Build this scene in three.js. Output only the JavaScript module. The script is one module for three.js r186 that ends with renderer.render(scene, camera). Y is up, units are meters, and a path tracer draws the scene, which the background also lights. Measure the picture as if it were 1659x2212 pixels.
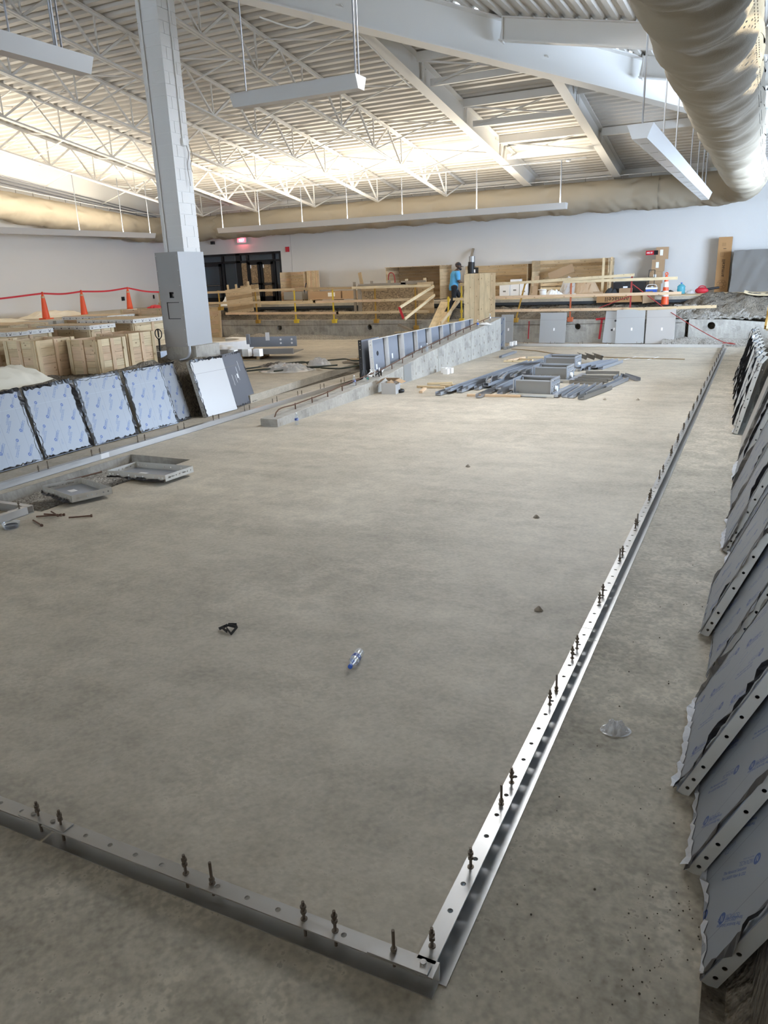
import * as THREE from 'three';
import { mergeGeometries, mergeVertices } from 'three/addons/utils/BufferGeometryUtils.js';
import { MarchingCubes } from 'three/addons/objects/MarchingCubes.js';
import { RectAreaLightUniformsLib } from 'three/addons/lights/RectAreaLightUniformsLib.js';

// ------------------------------------------------------------------ camera, sky, sun, large lights, exposure
const scene = new THREE.Scene();
const renderer = new THREE.WebGLRenderer({ antialias: true });
renderer.toneMapping = THREE.LinearToneMapping;
renderer.toneMappingExposure = 5.8;
renderer.shadowMap.enabled = true;
RectAreaLightUniformsLib.init();

const camera = new THREE.PerspectiveCamera(68.41, 1659 / 2212, 0.05, 200);
{ // phone held at the pool's near corner, turned left, tipped down and slightly rolled
  const yaw = 0.461038, pitch = 0.30744, roll = -0.038763;
  const f = new THREE.Vector3(-Math.sin(yaw) * Math.cos(pitch), -Math.sin(pitch), -Math.cos(yaw) * Math.cos(pitch));
  const r0 = new THREE.Vector3(Math.cos(yaw), 0, -Math.sin(yaw)), u0 = r0.clone().cross(f);
  const r = r0.clone().multiplyScalar(Math.cos(roll)).addScaledVector(u0, Math.sin(roll));
  const u = u0.clone().multiplyScalar(Math.cos(roll)).addScaledVector(r0, -Math.sin(roll));
  camera.position.set(0, 2.5, 0);
  camera.quaternion.setFromRotationMatrix(new THREE.Matrix4().makeBasis(r, u, f.clone().negate()));
}
scene.background = new THREE.Color(0.62, 0.78, 1.0);
scene.backgroundIntensity = 3.0;

const sun = new THREE.DirectionalLight(new THREE.Color(1, 0.9, 0.7), 2.6);   // reaches only the duct, through the roof light
sun.position.set(0.8, 0.6, 0.1).multiplyScalar(30).add(new THREE.Vector3(-0.4, 5, -9.5));
sun.target.position.set(-0.4, 5, -9.5);
sun.castShadow = true;
Object.assign(sun.shadow.camera, { left: -30, right: 30, top: 30, bottom: -30, near: 1, far: 80 });
scene.add(sun, sun.target);

const windowLights = [   // daylight at the tall glazing of the wall beyond the bank: z centre, y centre, width, height, strength, colour
  [-21.6, 3.08, 6.8, 2.35, 8.0, 0.62, 0.77, 1.0],
];
for (const [z, y, w, h, k, r, g, b] of windowLights) {
  const l = new THREE.RectAreaLight(new THREE.Color(r, g, b), k, w, h);
  l.position.set(4.9, y, z); l.lookAt(-10, y, z); scene.add(l);
}
{ // glazing in the end wall behind the camera
  const l = new THREE.RectAreaLight(new THREE.Color(1.0, 0.95, 0.87), 1.1, 15.6, 2.9);
  l.position.set(-10, 3.1, 13.85); l.lookAt(-10, 3.1, -10); scene.add(l);
}
{ // translucent roof light between the hip beam and the duct, just above the frame
  const l = new THREE.RectAreaLight(new THREE.Color(1.0, 0.98, 0.94), 1.75, 3.4, 4.4);
  l.position.set(-3.4, 7.0, -13.7); l.rotation.set(-Math.PI / 2, 0, 0); scene.add(l);
}
const UPLIGHT = { color: new THREE.Color(1.0, 0.91, 0.76), far: 18, left: 15 };

// ------------------------------------------------------------------ helpers
let seed = 7;
const rnd = () => { seed = (seed * 1664525 + 1013904223) >>> 0; return seed / 4294967296; };
const rr = (a, b) => a + (b - a) * rnd();
const V = (x, y, z) => new THREE.Vector3(x, y, z);
const taken = new Map();
function numbered(n) { const k = taken.get(n) || 0; taken.set(n, k + 1); return k ? n + '_' + String(k).padStart(3, '0') : n; }
function shade(o) { o.castShadow = true; o.receiveShadow = true; return o; }
function mesh(name, geo, mat, parent) {
  const m = shade(new THREE.Mesh(geo, mat)); m.name = parent ? name : numbered(name);
  (parent || scene).add(m); return m;
}
function tag(o, label, category, group) { o.userData.label = label; o.userData.category = category; if (group) o.userData.group = group; return o; }
function thing(name, label, category, p = [0, 0, 0], group) {
  const g = new THREE.Group(); g.name = numbered(name); g.position.set(...p); scene.add(g);
  return tag(g, label, category, group);
}
function struct(name, geo, mat) { const m = mesh(name, geo, mat); m.userData.kind = 'structure'; return m; }
function structGroup(name) { const g = new THREE.Group(); g.name = numbered(name); scene.add(g); g.userData.kind = 'structure'; return g; }
function stuff(name, geo, mat, label, category) { const m = mesh(name, geo, mat); m.userData = { kind: 'stuff', label, category }; return m; }
// box with uv in metres, u along the longer side of each face
function boxG(w, h, d, x = 0, y = 0, z = 0) {
  const g = new THREE.BoxGeometry(w, h, d), uv = g.attributes.uv, dims = [[d, h], [d, h], [w, d], [w, d], [w, h], [w, h]];
  const ou = rnd() * 3, ov = rnd() * 3;
  for (let f = 0; f < 6; f++) for (let k = 0; k < 4; k++) {
    const i = f * 4 + k, a = uv.getX(i) * dims[f][0], b = uv.getY(i) * dims[f][1];
    if (dims[f][0] >= dims[f][1]) uv.setXY(i, a + ou, b + ov); else uv.setXY(i, b + ou, a + ov);
  }
  return g.translate(x, y, z);
}
function tint(g, c) { const n = g.attributes.position.count, a = new Float32Array(n * 3); for (let i = 0; i < n; i++) { a[i * 3] = c[0]; a[i * 3 + 1] = c[1]; a[i * 3 + 2] = c[2]; } g.setAttribute('color', new THREE.BufferAttribute(a, 3)); return g; }
const UPV = V(0, 1, 0);
// bar from a to b: w across (horizontal-ish), h along the up hint
function barG(a, b, w, h, up = UPV, lift = 0) {
  const d = b.clone().sub(a), L = d.length(); d.normalize();
  let x = up.clone().cross(d); if (x.lengthSq() < 1e-6) x = V(1, 0, 0).cross(d).lengthSq() > 1e-6 ? V(1, 0, 0) : V(0, 0, 1); x.normalize();
  const y = d.clone().cross(x).normalize();
  const g = boxG(w, h, L);
  g.translate(0, lift, 0);
  g.applyMatrix4(new THREE.Matrix4().makeBasis(x, y, d).setPosition(a.clone().add(b).multiplyScalar(0.5)));
  return g;
}
function rodG(a, b, r, seg = 8) {
  const d = b.clone().sub(a), g = new THREE.CylinderGeometry(r, r, d.length(), seg);
  g.applyQuaternion(new THREE.Quaternion().setFromUnitVectors(UPV, d.clone().normalize()));
  return g.translate((a.x + b.x) / 2, (a.y + b.y) / 2, (a.z + b.z) / 2);
}
function tubeG(pts, r, n = 40, seg = 8, closed = false) { return new THREE.TubeGeometry(new THREE.CatmullRomCurve3(pts, closed, 'centripetal'), n, r, seg, closed); }
const merge = (l) => mergeGeometries(l.map((g) => { const h = g.index ? g.toNonIndexed() : g; for (const k of Object.keys(h.attributes)) if (!['position', 'normal', 'uv', 'color'].includes(k)) h.deleteAttribute(k); return h; }), false);
const lathe = (pts, seg = 20) => new THREE.LatheGeometry(pts.map(([r, y]) => new THREE.Vector2(r, y)), seg);
function extr(shape, depth, bevel = 0) { return new THREE.ExtrudeGeometry(shape, { depth, bevelEnabled: bevel > 0, bevelSize: bevel, bevelThickness: bevel, bevelSegments: 1, curveSegments: 10 }); }
function poly(pts) { const s = new THREE.Shape(); pts.forEach(([x, y], i) => (i ? s.lineTo(x, y) : s.moveTo(x, y))); s.closePath(); return s; }
function hole(s, x, y, r) { const p = new THREE.Path(); p.absellipse(x, y, r, r, 0, Math.PI * 2, true); s.holes.push(p); return s; }

// tileable noise on an n x n grid
function lattice(n, cx, cy, rand) {
  const L = new Float32Array(cx * cy); for (let i = 0; i < L.length; i++) L[i] = rand();
  const xi = new Int32Array(n), xj = new Int32Array(n), xf = new Float32Array(n);
  for (let i = 0; i < n; i++) { const t = (i / n) * cx, k = Math.floor(t), f = t - k; xi[i] = k % cx; xj[i] = (k + 1) % cx; xf[i] = f * f * (3 - 2 * f); }
  return (out, amp) => {
    for (let y = 0; y < n; y++) {
      const t = (y / n) * cy, k = Math.floor(t), f0 = t - k, f = f0 * f0 * (3 - 2 * f0), r0 = (k % cy) * cx, r1 = ((k + 1) % cy) * cx, o = y * n;
      for (let x = 0; x < n; x++) {
        const a = L[r0 + xi[x]], b = L[r0 + xj[x]], c = L[r1 + xi[x]], d = L[r1 + xj[x]], u = xf[x];
        const p = a + (b - a) * u, q = c + (d - c) * u; out[o + x] += amp * (p + (q - p) * f);
      }
    }
  };
}
function fbm(n, cx, cy, oct, s, gain = 0.5) {
  let sd = s >>> 0; const rand = () => { sd = (sd * 1664525 + 1013904223) >>> 0; return sd / 4294967296; };
  const out = new Float32Array(n * n); let amp = 1, tot = 0;
  for (let o = 0; o < oct && cx <= n && cy <= n; o++) { lattice(n, cx, cy, rand)(out, amp); tot += amp; amp *= gain; cx *= 2; cy *= 2; }
  for (let i = 0; i < out.length; i++) out[i] /= tot;
  return out;
}
const sst = (a, b, x) => { const t = Math.min(1, Math.max(0, (x - a) / (b - a))); return t * t * (3 - 2 * t); };
const enc = (v) => Math.max(0, Math.min(255, Math.round(255 * (v <= 0.0031308 ? 12.92 * v : 1.055 * Math.pow(v, 1 / 2.4) - 0.055))));
function colourTex(n, fn, rx = 1, ry = 1) {
  const d = new Uint8Array(n * n * 4), c = [0, 0, 0];
  for (let i = 0; i < n * n; i++) { fn(i, c, i % n, (i / n) | 0); d[i * 4] = enc(c[0]); d[i * 4 + 1] = enc(c[1]); d[i * 4 + 2] = enc(c[2]); d[i * 4 + 3] = 255; }
  const t = new THREE.DataTexture(d, n, n); t.colorSpace = THREE.SRGBColorSpace; return fin(t, rx, ry);
}
function greyTex(n, fn, rx = 1, ry = 1) {
  const d = new Uint8Array(n * n * 4);
  for (let i = 0; i < n * n; i++) { const v = Math.max(0, Math.min(255, fn(i, i % n, (i / n) | 0) * 255)); d[i * 4] = d[i * 4 + 1] = d[i * 4 + 2] = v; d[i * 4 + 3] = 255; }
  return fin(new THREE.DataTexture(d, n, n), rx, ry);
}
function fin(t, rx, ry) { t.wrapS = t.wrapT = THREE.RepeatWrapping; t.magFilter = THREE.LinearFilter; t.minFilter = THREE.LinearMipmapLinearFilter; t.generateMipmaps = true; t.repeat.set(rx, ry); t.needsUpdate = true; return t; }
function canvasTex(w, h, draw, clamp = true) {
  const c = document.createElement('canvas'); c.width = w; c.height = h; draw(c.getContext('2d'), w, h);
  const t = new THREE.CanvasTexture(c); t.colorSpace = THREE.SRGBColorSpace; t.magFilter = THREE.LinearFilter; if (!clamp) t.wrapS = t.wrapT = THREE.RepeatWrapping; return t;
}
const S = (p) => new THREE.MeshStandardMaterial(p);
const PH = (p) => new THREE.MeshPhysicalMaterial(p);

// ------------------------------------------------------------------ materials
const M = {};
{ // pool slab: troweled concrete with long streaks, pale crust flecks, small pits
  const n = 2048, a = fbm(n, 6, 6, 7, 11), b = fbm(n, 4, 26, 6, 23), c = fbm(n, 40, 40, 5, 37), d = fbm(n, 256, 256, 3, 51), e = fbm(n, 10, 10, 6, 67), w = fbm(n, 3, 3, 4, 71);
  const fn = (crust, speck, fine, mid) => (i, col) => {
    let v = 0.41 + 0.14 * (a[i] - 0.5) + 0.15 * (b[i] - 0.5) + mid * (c[i] - 0.5) + fine * (d[i] - 0.5) + 0.05 * (w[i] - 0.5);
    const k = sst(0.5, 0.58, e[i]) * sst(0.47, 0.57, c[i]) * (0.35 + 0.65 * sst(0.42, 0.58, d[i])) * crust; v += 0.12 * k;
    if (d[i] > 0.78 && c[i] > 0.54) v *= 0.7 + (1 - speck) * 0.25;
    col[0] = v * 1.08; col[1] = v * 0.95; col[2] = v * 0.745;
  };
  M.slab = S({ map: colourTex(n, fn(0.22, 0.5, 0.13, 0.11), 1 / 6, 1 / 6), roughness: 0.62, bumpMap: greyTex(1024, (i, x, y) => { const j = y * 2 * n + x * 2; return 0.5 + 0.5 * (c[j] - 0.5) + 0.5 * (d[j] - 0.5); }, 1 / 6, 1 / 6), bumpScale: 0.004, vertexColors: true });
  M.slabOuter = S({ map: colourTex(n, fn(0.6, 1, 0.22, 0.13), 1 / 6, 1 / 6), roughness: 0.85, bumpMap: M.slab.bumpMap, bumpScale: 0.006, vertexColors: true });
  M.slabOuter.map.offset.set(0.37, 0.61);
}
{ // formed concrete wall, dirt, gravel
  const n = 1024, a = fbm(n, 4, 4, 7, 101), b = fbm(n, 48, 6, 4, 103), c = fbm(n, 60, 60, 4, 107), d = fbm(n, 9, 9, 6, 109);
  M.concrete = S({ map: colourTex(n, (i, col) => { let v = 0.35 + 0.16 * (a[i] - 0.5) + 0.10 * (b[i] - 0.5) + 0.06 * (c[i] - 0.5); v -= 0.06 * sst(0.56, 0.66, d[i]); col[0] = v * 1.04; col[1] = v * 0.97; col[2] = v * 0.84; }, 0.5, 0.5), roughness: 0.9, bumpMap: greyTex(512, (i, x, y) => c[y * 2 * n + x * 2], 0.5, 0.5), bumpScale: 0.006 });
  M.dirt = S({ map: colourTex(n, (i, col) => { let v = 0.15 + 0.16 * (a[i] - 0.5) + 0.22 * (c[i] - 0.5) + 0.06 * (d[i] - 0.5); v = Math.max(0.03, v); col[0] = v * 1.12; col[1] = v * 0.95; col[2] = v * 0.72; }, 0.7, 0.7), roughness: 1, bumpMap: greyTex(512, (i, x, y) => c[y * 2 * n + x * 2], 0.7, 0.7), bumpScale: 0.03 });
  M.gravel = S({ map: colourTex(n, (i, col) => { let v = 0.31 + 0.1 * (a[i] - 0.5) + 0.5 * (c[i] - 0.5); v = Math.max(0.05, v); col[0] = v * 1.05; col[1] = v * 0.96; col[2] = v * 0.82; }, 0.8, 0.8), roughness: 1, bumpMap: greyTex(512, (i, x, y) => c[y * 2 * n + x * 2], 0.8, 0.8), bumpScale: 0.03 });
  M.paint = S({ color: new THREE.Color(0.63, 0.61, 0.575), roughness: 0.6, bumpMap: greyTex(512, (i, x, y) => a[y * 2 * n + x * 2] * 0.5 + c[y * 2 * n + x * 2] * 0.5, 1, 1), bumpScale: 0.003 });
}
function wood(s, base, rx = 1) {   // pine along u: grain, soft stripes, a few knots
  const n = 512, a = fbm(n, 3, 48, 4, s), b = fbm(n, 4, 4, 4, s + 3), c = fbm(n, 6, 128, 3, s + 5);
  let sd = s; const rand = () => { sd = (sd * 1664525 + 1013904223) >>> 0; return sd / 4294967296; };
  const knots = Array.from({ length: 16 }, () => [rand() * n, rand() * n, 4 + rand() * 6]);
  return colourTex(n, (i, col, x, y) => {
    let v = 1 + 0.36 * (a[i] - 0.5) + 0.28 * (b[i] - 0.5) + 0.2 * (c[i] - 0.5), k = 0;
    for (const [kx, ky, r] of knots) { let dx = Math.abs(x - kx), dy = Math.abs(y - ky); dx = Math.min(dx, n - dx); dy = Math.min(dy, n - dy); k = Math.max(k, 1 - (dx * dx / (r * r * 2.2) + dy * dy / (r * r)) * 0.8); }
    k = Math.max(0, k); v *= 1 - 0.6 * k; col[0] = base[0] * v; col[1] = base[1] * v * (1 - 0.15 * k); col[2] = base[2] * v * (1 - 0.25 * k);
  }, rx, rx * 1.2);
}
M.pine = S({ map: wood(301, [0.56, 0.42, 0.25]), roughness: 0.75 });
M.pineDark = S({ map: wood(331, [0.40, 0.28, 0.15]), roughness: 0.8 });
M.pinePale = S({ map: wood(361, [0.66, 0.53, 0.33]), roughness: 0.75 });
M.pinePink = S({ map: wood(391, [0.62, 0.44, 0.28]), roughness: 0.75 });
M.woodGrey = S({ map: wood(421, [0.30, 0.25, 0.19]), roughness: 0.9 });
{ // oriented strand board
  const n = 512, a = fbm(n, 16, 90, 3, 501), b = fbm(n, 90, 16, 3, 503), c = fbm(n, 8, 8, 3, 507);
  M.osb = S({ map: colourTex(n, (i, col) => { const t = c[i] > 0.5 ? a[i] : b[i]; let v = 0.24 + 0.5 * (t - 0.5); v = Math.max(0.05, v); col[0] = v * 1.25; col[1] = v * 0.88; col[2] = v * 0.5; }, 1, 1), roughness: 0.85 });
}
M.card = S({ color: new THREE.Color(0.40, 0.265, 0.15), roughness: 0.9 });
M.cardLight = S({ color: new THREE.Color(0.5, 0.36, 0.23), roughness: 0.9 });
M.steelWhite = S({ color: new THREE.Color(0.66, 0.64, 0.60), roughness: 0.45 });
M.deckWhite = S({ color: new THREE.Color(0.53, 0.50, 0.45), roughness: 0.5 });
M.fixture = S({ color: new THREE.Color(0.66, 0.65, 0.63), roughness: 0.22, metalness: 0.25 });
{ // brushed stainless
  const n = 512, a = fbm(n, 4, 160, 4, 601), b = fbm(n, 5, 5, 5, 603);
  const rough = greyTex(n, (i) => 0.5 + 0.12 * (a[i] - 0.5) + 0.16 * (b[i] - 0.5), 1, 1);
  M.steel = S({ color: new THREE.Color(0.55, 0.535, 0.51), metalness: 0.9, roughness: 0.7, roughnessMap: rough });
  M.steelDull = S({ color: new THREE.Color(0.26, 0.245, 0.22), metalness: 0.6, roughness: 0.5 });
  M.galv = S({ color: new THREE.Color(0.38, 0.39, 0.41), metalness: 0.7, roughness: 0.42 });
  M.steelFilm = S({ color: new THREE.Color(0.30, 0.32, 0.36), metalness: 0.35, roughness: 0.32 });
  M.clad = S({ color: new THREE.Color(0.33, 0.32, 0.305), metalness: 0.35, roughness: 0.5 });
}
M.bolt = S({ color: new THREE.Color(0.17, 0.14, 0.11), metalness: 0.7, roughness: 0.5 });
M.rust = S({ color: new THREE.Color(0.13, 0.07, 0.045), metalness: 0.3, roughness: 0.8 });
M.black = S({ color: new THREE.Color(0.012, 0.012, 0.013), roughness: 0.5 });
M.blackFilm = S({ color: new THREE.Color(0.02, 0.02, 0.022), roughness: 0.35, side: THREE.DoubleSide });
M.filmTorn = S({ color: new THREE.Color(0.50, 0.50, 0.51), roughness: 0.4, side: THREE.DoubleSide });
M.frameBlack = S({ color: new THREE.Color(0.014, 0.014, 0.016), roughness: 0.35, metalness: 0.4 });
M.white = S({ color: new THREE.Color(0.82, 0.81, 0.79), roughness: 0.6 });
M.paper = S({ color: new THREE.Color(0.85, 0.85, 0.84), roughness: 0.8, side: THREE.DoubleSide });
M.plasticClear = PH({ color: new THREE.Color(0.93, 0.96, 0.99), transmission: 0.92, roughness: 0.12, thickness: 0, side: THREE.DoubleSide });
M.sheetPlastic = PH({ color: new THREE.Color(0.9, 0.9, 0.9), transmission: 0.6, roughness: 0.2, thickness: 0, side: THREE.DoubleSide });
M.glass = PH({ color: new THREE.Color(0.75, 0.8, 0.84), transmission: 1, roughness: 0.02, thickness: 0 });
M.skyPane = PH({ color: new THREE.Color(0.9, 0.92, 0.95), transmission: 0.5, roughness: 1, thickness: 0 });
M.orange = S({ color: new THREE.Color(0.75, 0.09, 0.02), roughness: 0.5 });
M.redPlastic = S({ color: new THREE.Color(0.55, 0.02, 0.03), roughness: 0.5, side: THREE.DoubleSide });
M.redPaint = S({ color: new THREE.Color(0.50, 0.02, 0.035), roughness: 0.6 });
M.yellow = S({ color: new THREE.Color(0.62, 0.42, 0.03), roughness: 0.55 });
M.yellowRust = S({ color: new THREE.Color(0.36, 0.20, 0.03), roughness: 0.7 });
M.orangePost = S({ color: new THREE.Color(0.42, 0.10, 0.035), roughness: 0.65 });
M.redPost = S({ color: new THREE.Color(0.30, 0.03, 0.025), roughness: 0.65 });
M.blue = S({ color: new THREE.Color(0.03, 0.10, 0.42), roughness: 0.4 });
M.foam = S({ color: new THREE.Color(0.04, 0.045, 0.05), roughness: 0.9 });
M.tarpGrey = S({ color: new THREE.Color(0.16, 0.15, 0.135), roughness: 0.7, side: THREE.DoubleSide });
M.tarpCream = S({ color: new THREE.Color(0.74, 0.68, 0.55), roughness: 0.75, side: THREE.DoubleSide });
M.pvc = S({ color: new THREE.Color(0.72, 0.68, 0.62), roughness: 0.5 });
M.hose = S({ color: new THREE.Color(0.02, 0.03, 0.022), roughness: 0.5 });
M.cord = S({ color: new THREE.Color(0.30, 0.20, 0.09), roughness: 0.7 });
{ // duct fabric: fine weave
  const n = 512, a = fbm(n, 128, 128, 2, 701), b = fbm(n, 6, 6, 5, 703);
  M.duct = S({ color: new THREE.Color(0.34, 0.29, 0.215), roughness: 0.95, bumpMap: greyTex(n, (i) => 0.4 * a[i] + 0.6 * b[i], 1, 1), bumpScale: 0.004 });
}
M.slabPlain = M.slab.clone(); M.slabPlain.vertexColors = false;
// ------------------------------------------------------------------ floor slabs and ground
const hash = (x, z) => { const s = Math.sin(x * 127.1 + z * 311.7) * 43758.5453; return s - Math.floor(s); };
const vnoise = (x, z) => { const i = Math.floor(x), j = Math.floor(z), u = x - i, v = z - j, a = u * u * (3 - 2 * u), b = v * v * (3 - 2 * v); return (hash(i, j) * (1 - a) + hash(i + 1, j) * a) * (1 - b) + (hash(i, j + 1) * (1 - a) + hash(i + 1, j + 1) * a) * b; };
const fnoise = (x, z) => vnoise(x, z) * 0.55 + vnoise(x * 2.1 + 7, z * 2.1) * 0.28 + vnoise(x * 4.3, z * 4.3 + 3) * 0.17;
function steps(a, b, d, extra = []) { const n = Math.max(1, Math.round((b - a) / d)), s = new Set(); for (let i = 0; i <= n; i++) s.add(+(a + (b - a) * i / n).toFixed(4)); extra.forEach((e) => { if (e > a && e < b) s.add(e); }); return [...s].sort((p, q) => p - q); }
function sheetG(xs, zs, fn, skip) {   // surface over a grid, uv in metres, broad stains as vertex tints
  const pos = [], uv = [], col = [], idx = [], nx = xs.length;
  const up = new Float32Array(nx), vp = new Float32Array(nx); let py = null;   // uv by length along the surface, so slopes are not stretched
  zs.forEach((z, j) => {
    const row = xs.map((x) => fn(x, z)); let u = xs[0];
    xs.forEach((x, i) => {
      if (i) u += Math.hypot(x - xs[i - 1], row[i] - row[i - 1]);
      vp[i] = j ? vp[i] + Math.hypot(z - zs[j - 1], row[i] - py[i]) : z; up[i] = u;
      pos.push(x, row[i], z); uv.push(u, vp[i]); const t = 0.9 + 0.2 * fnoise(x * 0.55, z * 0.55); col.push(t, t, t * (0.985 + 0.03 * vnoise(x * 0.3, z * 0.3)));
    });
    py = row;
  });
  for (let j = 0; j + 1 < zs.length; j++) for (let i = 0; i + 1 < nx; i++) {
    if (skip && skip((xs[i] + xs[i + 1]) / 2, (zs[j] + zs[j + 1]) / 2)) continue;
    const a = j * nx + i; idx.push(a, a + nx, a + 1, a + 1, a + nx, a + nx + 1);
  }
  const g = new THREE.BufferGeometry(); g.setAttribute('position', new THREE.Float32BufferAttribute(pos, 3)); g.setAttribute('uv', new THREE.Float32BufferAttribute(uv, 2)); g.setAttribute('color', new THREE.Float32BufferAttribute(col, 3)); g.setIndex(idx); g.computeVertexNormals(); return g;
}
const PIT = [-8.45, -7.3, -8.4, -5.75], SUMP = [-9.9, -8.95, -20.4, -18.35];
const inR = (r, x, z) => x > r[0] && x < r[1] && z > r[2] && z < r[3];
{
  const xs = steps(-21.6, -0.8, 0.4, [PIT[0], PIT[1], SUMP[0], SUMP[1]]), zs = steps(-26.6, -1.9, 0.4, [PIT[2], PIT[3], SUMP[2], SUMP[3]]);
  struct('floor', sheetG(xs, zs, () => 0, (x, z) => inR(PIT, x, z) || inR(SUMP, x, z)), M.slab);
  const o = merge([sheetG(steps(-0.8, 2.2, 0.3), steps(-30, 2, 0.4), () => 0), sheetG(steps(-21.6, -0.8, 0.4), steps(-1.9, 2, 0.3), () => 0)]);
  struct('floor', o, M.slabOuter);
  const base = [];
  for (const [a, b, c, d, h] of [[...PIT, 0.2], [...SUMP, 0.5]]) base.push(boxG(0.1, h, d - c + 0.2, a - 0.05, -h / 2 - 0.002, (c + d) / 2), boxG(0.1, h, d - c + 0.2, b + 0.05, -h / 2 - 0.002, (c + d) / 2), boxG(b - a, h, 0.1, (a + b) / 2, -h / 2 - 0.002, c - 0.05), boxG(b - a, h, 0.1, (a + b) / 2, -h / 2 - 0.002, d + 0.05));
  base.push(boxG(SUMP[1] - SUMP[0], 0.05, SUMP[3] - SUMP[2], (SUMP[0] + SUMP[1]) / 2, -0.52, (SUMP[2] + SUMP[3]) / 2));
  struct('floor_edge', merge(base), M.concrete);
  stuff('gravel', sheetG(steps(PIT[0], PIT[1], 0.05), steps(PIT[2], PIT[3], 0.05), (x, z) => -0.15 + 0.05 * fnoise(x * 4, z * 4) + 0.015 * hash(x * 9, z * 9)), M.gravel, 'loose pale gravel bed in the rectangular recess of the floor', 'gravel');
  // raised slab of the shallow basin beyond the kerb line
  const s = poly([[-9.42, 12.9], [-10.1, 20.8], [-10.55, 26.4], [-21.6, 26.4], [-21.6, 12.5]]);
  const g = extr(s, 0.16); g.rotateX(-Math.PI / 2);
  struct('floor', g, M.slabPlain);
}
function bankY(x, z) {   // earth island that the panels lean on
  const n = fnoise(x * 1.3, z * 1.3) - 0.5, f = fnoise(x * 5, z * 5) - 0.5;
  let h = 0.92 + 0.2 * n + 0.16 * f + 0.04 * (hash(x * 3.3, z * 3.3) - 0.5) + 0.16 * sst(-10.6, -10, x) * sst(-13, -11.5, z) * 0.6;
  const ex = x < -9.9 ? 1 : 1 - sst(-9.95, -9.62, x + 0.12 * n);
  const edge = x > -11.55 ? -13.25 : Math.max(-18.6, x / 0.875);
  const ez = sst(edge - 0.35, edge + 0.45, z + 0.5 * n);
  return Math.max(-0.05, h * ex * ez);
}
stuff('dirt', sheetG(steps(-25.7, -9.5, 0.12), steps(-19.2, -3, 0.12), bankY), M.dirt, 'brown earth bank behind the film covered panels and under the crates', 'earth');
function bankRY(x, z) {
  const n = fnoise(x * 1.5 + 40, z * 1.5) - 0.5, f = fnoise(x * 6, z * 6 + 9) - 0.5, far = sst(-21, -25.5, z);
  const x0 = 0.16 + 0.95 * far * far + 0.05 * n;
  return Math.max(-0.02, (1.08 + 0.12 * n) * sst(x0, x0 + 0.36 + 0.5 * far, x) + (0.16 * f + 0.05 * (hash(x * 3.1, z * 3.7) - 0.5)) * sst(x0, x0 + 0.2, x));
}
stuff('dirt', sheetG(steps(0.05, 5.0, 0.08), steps(-28.6, -1.2, 0.1), bankRY), M.dirt, 'dark earth bank rising behind the panels stacked along the pool edge', 'earth');
// ------------------------------------------------------------------ far pool wall, deck, building shell
{
  const z0 = -26.6, t = 0.3;
  const s = poly([[-22.5, -0.1], [-2.12, -0.1], [-2.12, 0.74], [-12, 0.79], [-22.5, 0.86]]);
  for (const x of [-17.45, -13.38, -5.52]) hole(s, x, 0.53, 0.105);
  const g = extr(s, t); g.translate(0, 0, z0);
  struct('wall_pool_far', g, M.concrete);
  const s2 = poly([[-2.02, -0.1], [1.1, -0.1], [1.1, 0.55], [-0.9, 0.72], [-2.02, 0.74]]); hole(s2, -1.36, 0.54, 0.115);
  const g2 = extr(s2, t); g2.translate(0, 0, z0 + 0.06); struct('wall_pool_far', g2, M.concrete);
  struct('wall_pool_left', boxG(0.3, 1.5, 7.4, -21.7, 0.6, -22.6), M.concrete);
  // broken earth between the wall and the deck slab, gravel heap at the wall foot
  stuff('dirt', sheetG(steps(-21.6, 2, 0.1), steps(-28.3, -26.48, 0.09), (x, z) => { const n = fnoise(x * 2.2, z * 2.2) - 0.5, f = hash(x * 7, z * 7) - 0.5; return 0.72 + 0.36 * sst(-26.7, -27.9, z) + 0.22 * n + 0.09 * f + (x > -2.4 ? 0.34 * sst(-2.6, -1.6, x) * sst(-26.5, -27.1, z) : 0); }), M.dirt, 'broken earth strip between the far pool wall and deck slab', 'earth');
  stuff('gravel', sheetG(steps(-19.6, -10.6, 0.1), steps(-26.35, -24.9, 0.08), (x, z) => { const n = fnoise(x * 1.1 + 3, z * 2) - 0.3; return -0.03 + (x < -10.2 ? 0.16 : 0) + (0.27 * n + 0.08) * sst(-25.0, -26.1, z) * sst(-10.6, -12, x) * (0.5 + 0.5 * sst(-14, -18, x)) + 0.02 * hash(x * 8, z * 8); }), M.gravel, 'heap of beige gravel along the far wall beside the pine door', 'gravel');
  stuff('gravel', sheetG(steps(-2.7, 0.9, 0.06), steps(-26.3, -25.15, 0.05), (x, z) => -0.02 + (0.12 + 0.2 * (fnoise(x * 2, z * 2) - 0.3)) * sst(-25.2, -25.7, z) + 0.03 * hash(x * 11, z * 11)), M.gravel, 'pale gravel at the wall foot past the leaning grey sheets', 'gravel');
  stuff('gravel', sheetG(steps(-2.6, 0.6, 0.06), steps(-27.9, -26.35, 0.05), (x, z) => 0.70 + (0.34 + 0.14 * (fnoise(x * 2, z * 2) - 0.4)) * sst(-26.4, -27.3, z) * (1 - 0.9 * sst(-0.4, 0.6, x)) + 0.08 * hash(x * 11, z * 11)), M.gravel, 'crushed white stone heaped on top of the far wall by the traffic cone', 'gravel');
}
const DECK = 1.38;
struct('floor', boxG(33.75, 0.16, 3.1, -8.87, DECK - 0.08, -29.55), M.slabPlain);
struct('trim_1', boxG(31, 0.1, 0.05, -6.4, DECK - 0.15, -28.02), M.foam);
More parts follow.
